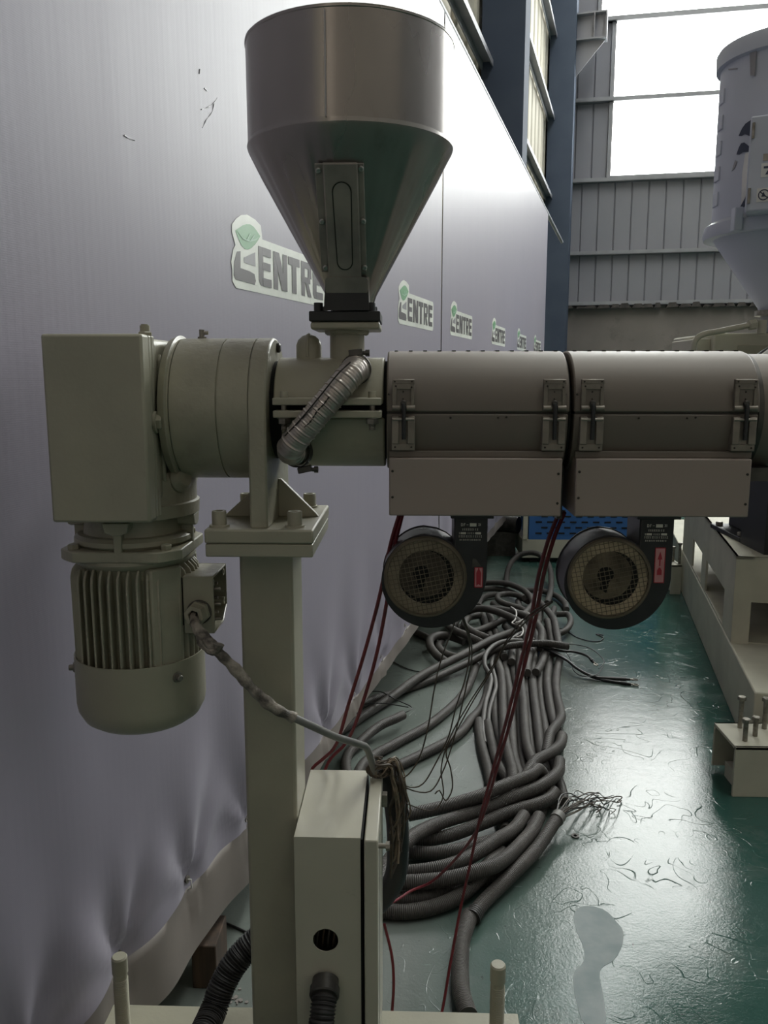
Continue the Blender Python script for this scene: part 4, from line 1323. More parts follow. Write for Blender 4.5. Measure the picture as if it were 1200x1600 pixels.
# ---- blowers
def blower(px, pz, label, torn):
    root = thing('blower', (px, 1.26, pz), label, 'blower', 'barrel cooling blowers')
    # scroll outline around the intake, growing to the outlet duct on the right
    pts = []
    for k in range(41):
        a = radians(95 + 265 * k / 40)
        r = .0665 + .0215 * max(0, (k - 8) / 32)
        pts.append((px + r * cos(a), pz + .001 + r * sin(a)))
    top = 1.2755
    pts += [(px + .088, pz + .03), (px + .088, top), (px + .0395, top), (px + .0395, pz + .0495), (px + .03, pz + .057), (px + .015, pz + .064)]
    y0, y1 = 1.219, 1.292
    obj('front_plate', MB().prism(pts, XZ(y0 + .004), .004), 'black', root, bevel=.0012, smooth=30)
    body = [(px + (x - px) * .975, pz + (z - pz) * .975 if z < top - .01 else z) for x, z in pts]
    obj('scroll_housing', MB().prism(body, XZ(y1), y1 - y0 - .004), 'black2', root, smooth=30)
    obj('back_plate', MB().prism(pts, XZ(y1 + .004), .004), 'black', root, bevel=.0012, smooth=30)
    obj('outlet_collar', MB().box(px + .033, px + .0965, y0 - .004, y1 + .006, top - .006, top + .001), 'black', root, bevel=.001)
    # intake: rolled ring, dusty funnel plate, dark eye, impeller hub
    cx, cz = px - .004, pz + .002
    rg = obj('intake_ring', MB().lathe([(0, .0615), (.004, .0625), (.007, .0605), (.0075, .0575), (.004, .0565)], (cx, y0 + .001, cz), (0, -1, 0), 64, caps=False), 'mesh', root)
    obj('funnel_plate', MB().lathe([(.0030, .0590), (.0022, .0415), (-.004, .0385), (-.02, .0375)], (cx + .002, y0, cz), (0, -1, 0), 56, caps=False), 'dustplate_dark' if torn else 'dustplate', rg)
    ey_ = obj('dark_eye', MB().lathe([(.0008, .0425), (.0012, .0425)], (cx + .002, y0, cz), (0, -1, 0), 48), 'dark_hole', root)
    obj('impeller_disc', MB().lathe([(.0012, .037), (.0022, .036), (.0026, .021), (.0034, .019), (.0034, .0125), (.0028, .0125)], (cx - .0035, y0, cz + .0045), (0, -1, 0), 48), 'impeller_dark' if torn else 'impeller', ey_)
    obj('hub_hole', MB().lathe([(.0036, .0122), (.0040, .0118)], (cx - .006, y0, cz + .006), (0, -1, 0), 30).prism([(cx - .014, cz - .016), (cx - .004, cz - .022), (cx - .001, cz - .010), (cx - .002, cz), (cx - .012, cz)], XZ(y0 - .0036), .0003), 'dark_hole', ey_)
    # wire mesh guard, domed very slightly
    ms = MB()
    Rm = .0575
    sp_ = .0068
    ang = radians(12)
    for fam in range(2):
        a = ang + fam * pi / 2
        d = V((cos(a), 0, sin(a)))
        e = V((-sin(a), 0, cos(a)))
        k = -8
        while k <= 8:
            t = k * sp_
            h = math.sqrt(max(0, Rm * Rm - t * t))
            if h > .004:
                N_ = 7
                line = []
                for j in range(N_):
                    u = -h + 2 * h * j / (N_ - 1)
                    q = V((cx, y0 - .0062 - .003 * (1 - (u * u + t * t) / Rm ** 2), cz)) + e * t + d * u
                    line.append(q)
                ms.tube(line, .0005, 5)
            k += 1
    g = obj('mesh_guard', ms, 'mesh', rg)
    # print on the outlet duct
    x0 = px + .0455
    w = MB()

    def tx(x, z, wd, hh):
        w.box(x, x + wd, y0 - .0004, y0 + .001, z, z + hh)
    lz = 1.2575
    # D F dash box numeral
    for (a, b, c, e) in ((0, 0, .0007, .0045), (0, .0038, .0022, .0007), (0, 0, .0022, .0007), (.0020, .0006, .0007, .0033), (.004, 0, .0007, .0045), (.004, .0038, .0025, .0007), (.004, .0019, .002, .0007), (.0080, .0019, .003, .0006)):
        tx(x0 + .003 + a, lz + b, c, e)
    tx(x0 + .016, lz - .0003, .0098, .0048)
    for (a, b, c, e) in ((0, .0035, .0025, .0006), (.001, .001, .0006, .003), (.003, .0008, .0006, .0035), (0, .0008, .0025, .0006)):
        tx(x0 + .0285 + a, lz + b, c, e)
    random.seed(5)
    for row, (xa, xb, dz, hh) in enumerate(((.005, .0275, -.0062, .0028), (.0, .009, -.0120, .0028), (.013, .024, -.0120, .0026), (-.0002, .034, -.0168, .003), (.001, .032, -.0215, .0022))):
        x = xa
        while x < xb:
            wd = random.uniform(.0009, .0019)
            tx(x0 + x, lz + dz, wd, .0006)
            tx(x0 + x, lz + dz + hh - .0007, wd, .0006)
            tx(x0 + x + wd * .35, lz + dz, .0005, hh)
            x += .0027
    tx(x0 + .0025, lz - .0122, .008, .0032)
    tx(x0 + .0245, lz - .0122, .008, .0032)
    obj('rating_print', w, 'whiteprint', root, smooth=0)
    # direction sticker
    if torn:
        sx, sz, sw, sh = px + .0695, pz - .014, .0128, .0315
    else:
        sx, sz, sw, sh = px + .062, pz - .005, .0155, .054
    lb = obj('arrow_label', MB().box(sx, sx + sw, y0 - .0004, y0 + .001, sz, sz + sh), 'pinklabel', root)
    rd = MB()
    yq = y0 - .0009
    for a in ((sx, sx + sw, sz, sz + .0013), (sx, sx + sw, sz + sh - .0013, sz + sh), (sx, sx + .0011, sz, sz + sh), (sx + sw - .0011, sx + sw, sz, sz + sh)):
        rd.box(a[0], a[1], yq, yq + .0008, a[2], a[3])
    mxx = sx + sw / 2
    if torn:
        rd.prism([(mxx - .0032, sz + .003), (mxx, sz + .0055), (mxx + .0032, sz + .003), (mxx + .0036, sz + sh * .72), (mxx + .001, sz + sh * .9), (mxx + .0008, sz + sh - .001), (mxx - .0008, sz + sh - .001), (mxx - .001, sz + sh * .9), (mxx - .0036, sz + sh * .72)], XZ(y0 - .0004), .0005)
        obj('label_residue', MB().prism([(sx - .004, sz + sh), (sx + sw - .002, sz + sh), (sx + .002, sz + sh + .012), (sx - .003, sz + sh + .013)], XZ(y0), .0004), 'dark_steel', root)
    else:
        rd.prism([(mxx - .0009, sz + .026), (mxx + .0009, sz + .026), (mxx + .0011, sz + .036), (mxx + .0035, sz + .036), (mxx, sz + .048), (mxx - .0035, sz + .036), (mxx - .0011, sz + .036)], XZ(y0 - .0004), .0005)
        rd.prism([(mxx - .0034, sz + .0125), (mxx + .0034, sz + .0125), (mxx + .0034, sz + .0195), (mxx + .001, sz + .0235), (mxx - .001, sz + .0235), (mxx - .0034, sz + .0195)], XZ(y0 - .0004), .0005)
    obj('arrow', rd, 'red', lb, smooth=0)
    # blower motor behind the scroll
    obj('blower_motor', MB().lathe([(0, .048), (.05, .048), (.058, .04), (.058, .001)], (px, y1 + .003, pz), 'Y', 40), 'blackpaint', root)
    return root


bl1 = blower(.029, 1.178, 'black centrifugal blower with grey dusty intake and torn red label, left one under the covers', True)
bl2 = blower(.303, 1.178, 'black centrifugal blower with pale dusty mesh and long pink arrow label, right one', False)

# ---- electrical cabinet on the side of the column
CX0, CX1, CY0, CY1, CZ0, CZ1 = -.178, -.0735, 1.20, 1.425, .300, .764
ec = thing('electrical_cabinet', (-.12, 1.31, CZ0), 'narrow cream metal electrical cabinet with ajar door, bolted beside the column', 'cabinet')
t_ = .0025
hole = [(-.130, .585)]
fr = MB()
# front sheet with two round openings, built as a fan of quads around each opening
def plate_hole(mb, x0, x1, z0, z1, cx, cz, r, y, th):
    n = 32
    ring = [(cx + r * cos(2 * pi * k / n), cz + r * sin(2 * pi * k / n)) for k in range(n)]
    outer = []
    for k in range(n):
        a = 2 * pi * k / n
        c, s = cos(a), sin(a)
        sc = min(((x1 - cx) if c > 0 else (x0 - cx)) / c if abs(c) > 1e-6 else 9, ((z1 - cz) if s > 0 else (z0 - cz)) / s if abs(s) > 1e-6 else 9)
        outer.append((cx + c * sc, cz + s * sc))
    cor = [(x1, z1), (x0, z1), (x0, z0), (x1, z0)]
    for cc in cor:
        k = min(range(n), key=lambda q: hypot(outer[q][0] - cc[0], outer[q][1] - cc[1]))
        outer[k] = cc
    vs = []
    for yy in (y, y + th):
        vs += [(p[0], yy, p[1]) for p in ring] + [(p[0], yy, p[1]) for p in outer]
    fs = []
    for i in range(n):
        j = (i + 1) % n
        fs += [(i, j, n + j, n + i), (2 * n + i, 3 * n + i, 3 * n + j, 2 * n + j), (i, 2 * n + i, 2 * n + j, j), (n + i, n + j, 3 * n + j, 3 * n + i)]
    mb.add(vs, fs)


plate_hole(fr, CX0, CX1, .545, .63, -.130, .585, .0205, CY0, t_)
fr.box(CX0, CX1, CY0, CY0 + t_, .63, CZ1).box(CX0, CX1, CY0, CY0 + t_, CZ0, .545)
fr.box(CX0, CX1, CY0 + t_, CY1, CZ1 - t_, CZ1).box(CX0, CX0 + t_, CY0 + t_, CY1, CZ0, CZ1 - t_).box(CX0, CX1, CY1 - t_, CY1, CZ0, CZ1 - t_).box(CX0, CX1, CY0, CY1, CZ0 - t_, CZ0)
obj('enclosure', fr, 'cabinet', ec, smooth=30)
obj('rim', MB().box(CX1 - .002, CX1 + .003, CY0 + .006, CY1 - .006, CZ0 + .006, CZ1 - .006), 'dark_hole', ec)
dr2 = obj('door', MB().box(-.0675, -.0455, CY0 - .006, CY1 - .008, CZ0, CZ1 - .001), 'cabinet', ec, bevel=.0022)
obj('door_groove', MB().box(-.0457, -.0450, CY0 + .05, CY0 + .056, CZ0 + .01, CZ1 - .02), 'dark_steel', dr2)
obj('door_lock', MB().cyl((-.046, CY0 + .012, .744), (-.032, CY0 + .012, .744), .0042, 12).lathe([(0, .0075), (.006, .0075)], (-.034, CY0 + .012, .744), 'X', 8), 'bolt', dr2)
obj('door_lock', MB().box(-.0455, -.036, CY1 - .06, CY1 - .045, .725, .748), 'bolt', dr2, bevel=.001)
for k in range(5):
    x = -.148 + k * .009
    obj('inner_wire', MB().tube(spline([(x, CY0 + .05, .64), (x + .004, CY0 + .042, .60), (x - .002, CY0 + .046, .54)], .01), .0016, 6), 'tanwire' if k % 2 else 'greycable', ec)
gd = obj('hose_gland', MB().lathe([(-.002, .0215), (.012, .0215), (.012, .024), (.024, .024), (.026, .022), (.026, .0215)], (-.131, CY0, .512), (0, -1, -.35), 30), 'dark_steel', ec)


def corrug(pitch, amp):
    return lambda L: 1 + amp * (1 if (L % pitch) < pitch * .5 else -1)


single('flexible_conduit', MB().tube(spline([(-.131, 1.196, .510), (-.131, 1.178, .500), (-.133, 1.158, .478), (-.137, 1.146, .44), (-.146, 1.138, .39), (-.165, 1.13, .30)], .00125), .0195, 20, corrug(.0050, .055)), 'conduit_black',
       (-.135, 1.17, .45), 'dusty black corrugated conduit leaving the front of the cabinet through a gland', 'conduit', smooth=20)
single('flexible_conduit', MB().tube(spline([(-.17, 1.445, .455), (-.23, 1.44, .44), (-.285, 1.425, .415), (-.322, 1.405, .385), (-.345, 1.385, .35), (-.358, 1.36, .316), (-.366, 1.30, .312), (-.372, 1.245, .309), (-.375, 1.205, .285), (-.376, 1.185, .2)], .0013), .0245, 22, corrug(.0056, .045)), 'conduit_black',
       (-.34, 1.38, .30), 'black ribbed conduit curving down over the foot beam left of the column', 'conduit', smooth=20)


# ================================================================== conduits and cables on the floor
# (kind, radius, centre line in metres, label)
CABLES = [
    ('A1', 0.019, [(-0.298,3.217,0.021),(-0.27,3.266,0.021),(-0.241,3.317,0.021),(-0.216,3.365,0.021),(-0.182,3.427,0.022),(-0.157,3.467,0.024),(-0.127,3.513,0.027),(-0.095,3.562,0.031),(-0.061,3.613,0.036),(-0.03,3.659,0.043),(0.001,3.706,0.05),(0.033,3.755,0.056),(0.065,3.804,0.059),(0.097,3.85,0.06),(0.132,3.896,0.062),(0.169,3.94,0.065),(0.207,3.982,0.068),(0.243,4.021,0.072),(0.281,4.062,0.077),(0.322,4.107,0.083),(0.361,4.148,0.089),(0.397,4.188,0.094),(0.436,4.237,0.098),(0.469,4.283,0.095),(0.504,4.329,0.092),(0.569,4.403,0.09)],
     'topmost thick grey conduit running from under the banner hem into the pile'),
    ('A2', 0.017, [(-0.212,3.534,0.019),(-0.174,3.583,0.018),(-0.132,3.626,0.018),(-0.088,3.659,0.018),(-0.042,3.699,0.018),(0.001,3.739,0.018),(0.049,3.782,0.019),(0.093,3.822,0.023),(0.138,3.864,0.028),(0.181,3.904,0.034),(0.221,3.942,0.039),(0.263,3.98,0.045),(0.303,4.016,0.051),(0.346,4.047,0.06),(0.393,4.072,0.075),(0.442,4.1,0.091),(0.496,4.123,0.099),(0.553,4.137,0.104),(0.611,4.145,0.108),(0.672,4.15,0.11),(0.731,4.156,0.107),(0.829,4.168,0.088)],
     'grey conduit just below the topmost left one, ending in the pile by the white cord'),
    ('A3', 0.018, [(-0.186,2.859,0.022),(-0.178,2.917,0.022),(-0.162,2.972,0.021),(-0.132,3.028,0.021),(-0.103,3.07,0.021),(-0.066,3.117,0.02),(-0.031,3.163,0.02),(0.002,3.205,0.02),(0.037,3.249,0.02),(0.072,3.297,0.02),(0.101,3.343,0.02),(0.128,3.391,0.02),(0.155,3.442,0.02),(0.18,3.491,0.02),(0.202,3.538,0.02),(0.225,3.592,0.02),(0.244,3.643,0.02),(0.261,3.692,0.02),(0.277,3.743,0.02),(0.291,3.797,0.02),(0.304,3.851,0.02),(0.317,3.909,0.02),(0.329,3.966,0.02),(0.34,4.026,0.02),(0.352,4.083,0.02),(0.368,4.138,0.019),(0.395,4.19,0.019),(0.423,4.237,0.019)],
     'grey conduit sweeping from behind the cabinet top up to the pile, long middle one'),
    ('A4', 0.018, [(-0.088,2.897,0.02),(-0.046,2.938,0.02),(-0.006,2.979,0.02),(0.032,3.019,0.02),(0.073,3.063,0.02),(0.109,3.104,0.02),(0.145,3.146,0.02),(0.179,3.189,0.02),(0.208,3.234,0.02),(0.233,3.284,0.02),(0.253,3.336,0.02),(0.271,3.388,0.02),(0.295,3.437,0.02),(0.316,3.485,0.02),(0.333,3.537,0.02),(0.347,3.592,0.02),(0.359,3.643,0.02),(0.369,3.7,0.02),(0.378,3.757,0.02),(0.386,3.811,0.02),(0.395,3.87,0.02),(0.403,3.928,0.02),(0.409,3.985,0.02),(0.416,4.042,0.02)],
     'grey conduit sweeping up from beside the cabinet tangle, lowest of the left fan'),
    ('A5', 0.018, [(-0.222,2.871,0.019),(-0.231,2.926,0.019),(-0.236,2.982,0.02),(-0.231,3.043,0.021),(-0.208,3.094,0.026),(-0.179,3.146,0.034),(-0.145,3.201,0.044),(-0.104,3.247,0.054),(-0.056,3.283,0.061),(-0.021,3.33,0.06)],
     'short grey conduit with a black cut-open end lying behind the cabinet'),
    ('S1', 0.011, [(0.591,4.182,0.113),(0.537,4.159,0.121),(0.483,4.128,0.124),(0.439,4.083,0.121),(0.41,4.03,0.118),(0.387,3.972,0.113),(0.373,3.909,0.103),(0.372,3.853,0.087),(0.389,3.808,0.068),(0.391,3.753,0.057),(0.379,3.682,0.052),(0.369,3.626,0.05),(0.355,3.564,0.049),(0.344,3.51,0.047),(0.334,3.451,0.042),(0.326,3.4,0.034),(0.318,3.342,0.024),(0.312,3.284,0.022),(0.308,3.225,0.021),(0.307,3.149,0.021)],
     'smooth pale grey cable bending out of the pile into the leftmost front conduit'),
    ('S2', 0.01, [(0.612,4.375,0.095),(0.575,4.298,0.102),(0.542,4.233,0.106),(0.489,4.175,0.084),(0.448,4.112,0.068),(0.425,4.043,0.06),(0.414,3.967,0.057),(0.414,3.892,0.053),(0.415,3.817,0.05),(0.412,3.741,0.05),(0.404,3.665,0.051),(0.387,3.585,0.051),(0.369,3.509,0.048),(0.353,3.438,0.037),(0.344,3.369,0.026),(0.342,3.292,0.021),(0.345,3.211,0.02),(0.347,3.128,0.021)],
     'second smooth pale grey cable, thinner, beside the bending pale one'),
    ('B1', 0.0175, [(0.303,3.371,0.02),(0.299,3.317,0.02),(0.296,3.263,0.02),(0.295,3.204,0.02),(0.294,3.143,0.02),(0.295,3.083,0.02),(0.298,3.026,0.02),(0.3,2.971,0.02),(0.301,2.91,0.02),(0.301,2.851,0.02),(0.302,2.792,0.02),(0.304,2.732,0.02),(0.306,2.679,0.02),(0.309,2.626,0.02),(0.313,2.574,0.02),(0.318,2.506,0.02)],
     'leftmost grey conduit of the strands running from the pile to the front'),
    ('B2', 0.0165, [(0.337,3.345,0.024),(0.337,3.29,0.023),(0.336,3.235,0.023),(0.336,3.177,0.023),(0.336,3.116,0.024),(0.335,3.056,0.026),(0.336,3.0,0.029),(0.339,2.949,0.035),(0.343,2.895,0.043),(0.349,2.838,0.05),(0.361,2.779,0.049),(0.371,2.718,0.04),(0.381,2.638,0.032)],
     'second grey conduit from the left among the strands running to the front'),
    ('B3', 0.0175, [(0.457,4.968,0.02),(0.458,4.91,0.02),(0.459,4.851,0.02),(0.458,4.792,0.021),(0.458,4.734,0.022),(0.458,4.676,0.023),(0.459,4.618,0.023),(0.46,4.558,0.023),(0.46,4.503,0.023),(0.46,4.446,0.022),(0.461,4.389,0.021),(0.462,4.333,0.02),(0.463,4.277,0.02),(0.461,4.223,0.02),(0.459,4.168,0.025),(0.457,4.111,0.031),(0.455,4.057,0.036),(0.453,4.0,0.042),(0.452,3.943,0.047),(0.451,3.887,0.051),(0.448,3.83,0.05),(0.444,3.774,0.047),(0.44,3.718,0.045),(0.434,3.661,0.043),(0.428,3.606,0.041),(0.423,3.551,0.04),(0.417,3.494,0.04),(0.411,3.438,0.041),(0.406,3.382,0.043),(0.401,3.322,0.045),(0.395,3.262,0.048),(0.39,3.203,0.051),(0.385,3.149,0.054),(0.382,3.088,0.057),(0.38,3.03,0.061),(0.38,2.974,0.065),(0.379,2.915,0.07),(0.377,2.855,0.076),(0.375,2.795,0.083),(0.369,2.737,0.081),(0.361,2.681,0.07),(0.354,2.606,0.053)],
     'third grey conduit from the left among the strands running to the front'),
    ('B4', 0.0175, [(0.497,4.987,0.024),(0.498,4.931,0.024),(0.499,4.875,0.024),(0.499,4.819,0.024),(0.499,4.765,0.024),(0.499,4.709,0.024),(0.499,4.655,0.023),(0.499,4.601,0.023),(0.5,4.547,0.023),(0.5,4.491,0.023),(0.5,4.435,0.023),(0.5,4.379,0.022),(0.501,4.324,0.022),(0.502,4.269,0.021),(0.501,4.216,0.02),(0.498,4.163,0.02),(0.495,4.105,0.02),(0.491,4.054,0.02),(0.488,4.001,0.021),(0.485,3.946,0.022),(0.482,3.889,0.023),(0.479,3.832,0.024),(0.476,3.774,0.024),(0.474,3.715,0.024),(0.469,3.655,0.025),(0.464,3.599,0.025),(0.459,3.543,0.026),(0.453,3.484,0.027),(0.448,3.429,0.028),(0.442,3.376,0.028),(0.437,3.322,0.028),(0.431,3.266,0.028),(0.425,3.212,0.029),(0.419,3.16,0.029),(0.414,3.101,0.031),(0.409,3.042,0.032),(0.406,2.987,0.034),(0.405,2.926,0.037),(0.406,2.864,0.039),(0.406,2.811,0.041),(0.407,2.753,0.041),(0.409,2.696,0.044)],
     'fourth grey conduit from the left among the strands running to the front'),
    ('B5', 0.0175, [(0.714,5.269,0.025),(0.708,5.214,0.025),(0.703,5.158,0.026),(0.698,5.102,0.026),(0.692,5.046,0.026),(0.687,4.993,0.025),(0.68,4.935,0.025),(0.674,4.877,0.025),(0.668,4.82,0.024),(0.662,4.765,0.023),(0.656,4.71,0.022),(0.65,4.652,0.02),(0.643,4.595,0.02),(0.635,4.54,0.02),(0.627,4.487,0.023),(0.619,4.432,0.026),(0.612,4.381,0.029),(0.604,4.329,0.031),(0.596,4.273,0.032),(0.588,4.221,0.034),(0.581,4.165,0.037),(0.572,4.108,0.039),(0.564,4.053,0.041),(0.556,3.998,0.043),(0.55,3.943,0.045),(0.544,3.889,0.047),(0.538,3.83,0.049),(0.534,3.774,0.05),(0.53,3.721,0.051),(0.525,3.664,0.052),(0.52,3.605,0.052),(0.514,3.548,0.052),(0.509,3.495,0.053),(0.502,3.433,0.053),(0.495,3.373,0.053),(0.489,3.316,0.053),(0.482,3.262,0.053),(0.477,3.207,0.054),(0.471,3.147,0.054),(0.467,3.093,0.054),(0.464,3.043,0.055),(0.464,2.986,0.055),(0.466,2.934,0.056),(0.464,2.879,0.056),(0.459,2.823,0.056),(0.454,2.726,0.056)],
     'fifth grey conduit from the left, straight down the middle of the strands'),
    ('B6', 0.0175, [(0.863,5.232,0.02),(0.852,5.177,0.02),(0.84,5.121,0.02),(0.828,5.066,0.02),(0.817,5.011,0.021),(0.806,4.958,0.022),(0.794,4.901,0.023),(0.782,4.844,0.023),(0.77,4.788,0.024),(0.759,4.733,0.024),(0.748,4.679,0.024),(0.736,4.622,0.024),(0.726,4.567,0.024),(0.715,4.513,0.023),(0.706,4.459,0.022),(0.696,4.405,0.021),(0.686,4.353,0.02),(0.677,4.301,0.02),(0.667,4.245,0.021),(0.658,4.193,0.022),(0.649,4.14,0.024),(0.639,4.086,0.026),(0.629,4.03,0.028),(0.62,3.975,0.03),(0.611,3.921,0.031),(0.602,3.866,0.032),(0.595,3.811,0.034),(0.588,3.757,0.037),(0.582,3.704,0.039),(0.576,3.649,0.041),(0.57,3.594,0.041),(0.564,3.54,0.042),(0.559,3.486,0.042),(0.554,3.432,0.041),(0.549,3.376,0.041),(0.543,3.32,0.04),(0.537,3.266,0.039),(0.532,3.215,0.038),(0.527,3.156,0.036),(0.522,3.102,0.033),(0.518,3.049,0.03),(0.516,2.993,0.026),(0.514,2.936,0.024),(0.513,2.879,0.022),(0.512,2.824,0.02),(0.511,2.767,0.02),(0.506,2.677,0.02)],
     'sixth grey conduit from the left, dull one right of the middle of the strands'),
    ('B7', 0.0175, [(0.736,4.173,0.02),(0.724,4.119,0.021),(0.713,4.064,0.024),(0.703,4.011,0.027),(0.693,3.96,0.03),(0.681,3.903,0.033),(0.67,3.847,0.035),(0.661,3.791,0.037),(0.653,3.735,0.037),(0.646,3.679,0.037),(0.639,3.622,0.036),(0.633,3.566,0.035),(0.628,3.511,0.032),(0.624,3.456,0.03),(0.621,3.403,0.027),(0.619,3.345,0.023),(0.622,3.287,0.022),(0.622,3.234,0.021),(0.612,3.171,0.021),(0.598,3.114,0.021)],
     'grey conduit curving in an S on the right of the strands'),
    ('B8', 0.018, [(0.791,4.177,0.027),(0.778,4.123,0.028),(0.764,4.07,0.028),(0.751,4.017,0.029),(0.738,3.966,0.029),(0.726,3.91,0.029),(0.714,3.852,0.03),(0.703,3.797,0.03),(0.694,3.743,0.03),(0.686,3.685,0.03),(0.68,3.628,0.03),(0.674,3.574,0.031),(0.669,3.518,0.034),(0.664,3.461,0.038),(0.657,3.408,0.043),(0.648,3.354,0.051),(0.635,3.303,0.06),(0.619,3.253,0.068),(0.598,3.197,0.077),(0.577,3.142,0.086),(0.555,3.084,0.09),(0.525,2.982,0.063)],
     'rightmost grey conduit of the strands, folding back to the left over the others'),
    ('B9', 0.019, [(0.613,3.137,0.063),(0.6,3.08,0.069),(0.584,3.024,0.076),(0.557,2.967,0.085),(0.526,2.916,0.093),(0.49,2.871,0.098),(0.455,2.826,0.1),(0.41,2.739,0.08)],
     'grey conduit crossing diagonally over the front end of the strands'),
    ('B10', 0.0165, [(0.814,5.299,0.018),(0.805,5.244,0.018),(0.795,5.189,0.018),(0.783,5.135,0.019),(0.77,5.081,0.019),(0.759,5.027,0.018),(0.748,4.976,0.018),(0.738,4.919,0.018),(0.728,4.863,0.019),(0.719,4.808,0.019),(0.71,4.754,0.02),(0.701,4.703,0.02),(0.692,4.647,0.02),(0.682,4.59,0.02),(0.674,4.536,0.019),(0.665,4.484,0.019),(0.657,4.431,0.019),(0.649,4.378,0.019),(0.641,4.328,0.018),(0.632,4.274,0.018),(0.623,4.22,0.018),(0.615,4.168,0.018),(0.606,4.114,0.018),(0.596,4.059,0.018),(0.587,4.004,0.018),(0.578,3.949,0.018),(0.571,3.896,0.018),(0.564,3.842,0.018),(0.558,3.788,0.018),(0.553,3.733,0.018),(0.547,3.678,0.018),(0.542,3.623,0.018),(0.536,3.566,0.018),(0.53,3.509,0.018),(0.524,3.453,0.018),(0.519,3.402,0.018),(0.513,3.339,0.018),(0.506,3.281,0.018),(0.5,3.226,0.018),(0.494,3.174,0.018),(0.488,3.116,0.018),(0.483,3.063,0.018),(0.479,3.011,0.018),(0.476,2.957,0.018),(0.475,2.901,0.018),(0.474,2.847,0.018),(0.473,2.794,0.018),(0.471,2.74,0.018),(0.468,2.671,0.018)],
     'dull grey conduit squeezed between the fifth and sixth of the strands'),
    ('B11', 0.0165, [(0.921,5.117,0.022),(0.906,5.061,0.022),(0.891,5.004,0.022),(0.876,4.948,0.021),(0.861,4.893,0.021),(0.845,4.839,0.02),(0.829,4.783,0.019),(0.813,4.729,0.018),(0.797,4.675,0.018),(0.785,4.623,0.018),(0.773,4.57,0.019),(0.762,4.516,0.019),(0.752,4.462,0.019),(0.742,4.41,0.019),(0.732,4.359,0.019),(0.722,4.302,0.019),(0.712,4.247,0.018),(0.699,4.191,0.018),(0.687,4.133,0.018),(0.677,4.08,0.018),(0.666,4.023,0.018),(0.655,3.965,0.018),(0.645,3.908,0.018),(0.636,3.852,0.018),(0.627,3.796,0.018),(0.619,3.739,0.018),(0.612,3.683,0.018),(0.605,3.627,0.018),(0.599,3.57,0.018),(0.592,3.513,0.018),(0.587,3.457,0.018),(0.582,3.403,0.018),(0.577,3.349,0.018),(0.572,3.29,0.019),(0.567,3.235,0.019),(0.563,3.185,0.019),(0.559,3.127,0.019),(0.556,3.074,0.018),(0.554,3.016,0.018),(0.553,2.961,0.018),(0.552,2.902,0.018),(0.552,2.848,0.018),(0.55,2.79,0.018),(0.544,2.7,0.018)],
     'dull grey conduit low between the sixth strand and the S-shaped one'),
    ('B12', 0.016, [(0.437,3.896,0.018),(0.429,3.839,0.018),(0.42,3.782,0.018),(0.411,3.725,0.018),(0.403,3.67,0.018),(0.395,3.614,0.018),(0.388,3.554,0.018),(0.383,3.496,0.018),(0.379,3.44,0.018),(0.376,3.384,0.018),(0.374,3.326,0.018),(0.373,3.27,0.018),(0.373,3.216,0.018),(0.373,3.16,0.018),(0.373,3.105,0.018),(0.372,3.051,0.018),(0.371,2.997,0.018),(0.371,2.942,0.018),(0.369,2.887,0.018),(0.363,2.833,0.018),(0.351,2.78,0.018),(0.344,2.726,0.018),(0.345,2.653,0.018)],
     'shaded grey conduit low between the second and third strands'),
    ('B13', 0.016, [(0.532,4.076,0.018),(0.528,4.019,0.018),(0.524,3.962,0.018),(0.521,3.905,0.018),(0.518,3.848,0.018),(0.515,3.794,0.018),(0.512,3.739,0.018),(0.508,3.681,0.018),(0.504,3.625,0.018),(0.499,3.571,0.018),(0.494,3.519,0.018),(0.489,3.465,0.018),(0.483,3.407,0.018),(0.477,3.352,0.018),(0.471,3.298,0.018),(0.465,3.245,0.018),(0.459,3.184,0.018),(0.452,3.125,0.018),(0.447,3.07,0.018),(0.442,3.015,0.018),(0.439,2.963,0.018),(0.438,2.911,0.018),(0.436,2.856,0.018),(0.435,2.801,0.018),(0.435,2.743,0.018),(0.434,2.685,0.018)],
     'shaded grey conduit low between the fourth and fifth strands'),
    ('C1', 0.0215, [(0.003,2.491,0.078),(0.07,2.507,0.085),(0.131,2.525,0.092),(0.19,2.546,0.1),(0.244,2.566,0.108),(0.295,2.592,0.118),(0.339,2.623,0.121),(0.382,2.657,0.12),(0.425,2.693,0.12),(0.459,2.742,0.116),(0.494,2.778,0.054)],
     'uppermost grey conduit of the front bends, its cut end by the cabinet'),
    ('C2', 0.0215, [(-0.077,2.108,0.089),(-0.064,2.167,0.096),(-0.042,2.225,0.097),(-0.011,2.279,0.1),(0.018,2.331,0.098),(0.051,2.381,0.09),(0.087,2.427,0.081),(0.13,2.47,0.073),(0.18,2.509,0.067),(0.232,2.542,0.066),(0.283,2.565,0.073),(0.336,2.591,0.085),(0.394,2.626,0.088),(0.444,2.663,0.088),(0.482,2.701,0.09),(0.514,2.746,0.088),(0.538,2.798,0.082),(0.55,2.85,0.075),(0.561,2.905,0.069)],
     'grey conduit rising from behind the cabinet in a wide bend, second of the front bends'),
    ('C3', 0.021, [(-0.008,2.417,0.037),(0.054,2.414,0.038),(0.111,2.426,0.04),(0.163,2.449,0.043),(0.213,2.477,0.048),(0.266,2.507,0.053),(0.319,2.539,0.059),(0.373,2.57,0.061),(0.429,2.598,0.062),(0.479,2.639,0.061),(0.507,2.69,0.06)],
     'grey conduit under the wide bend, third of the front bends'),
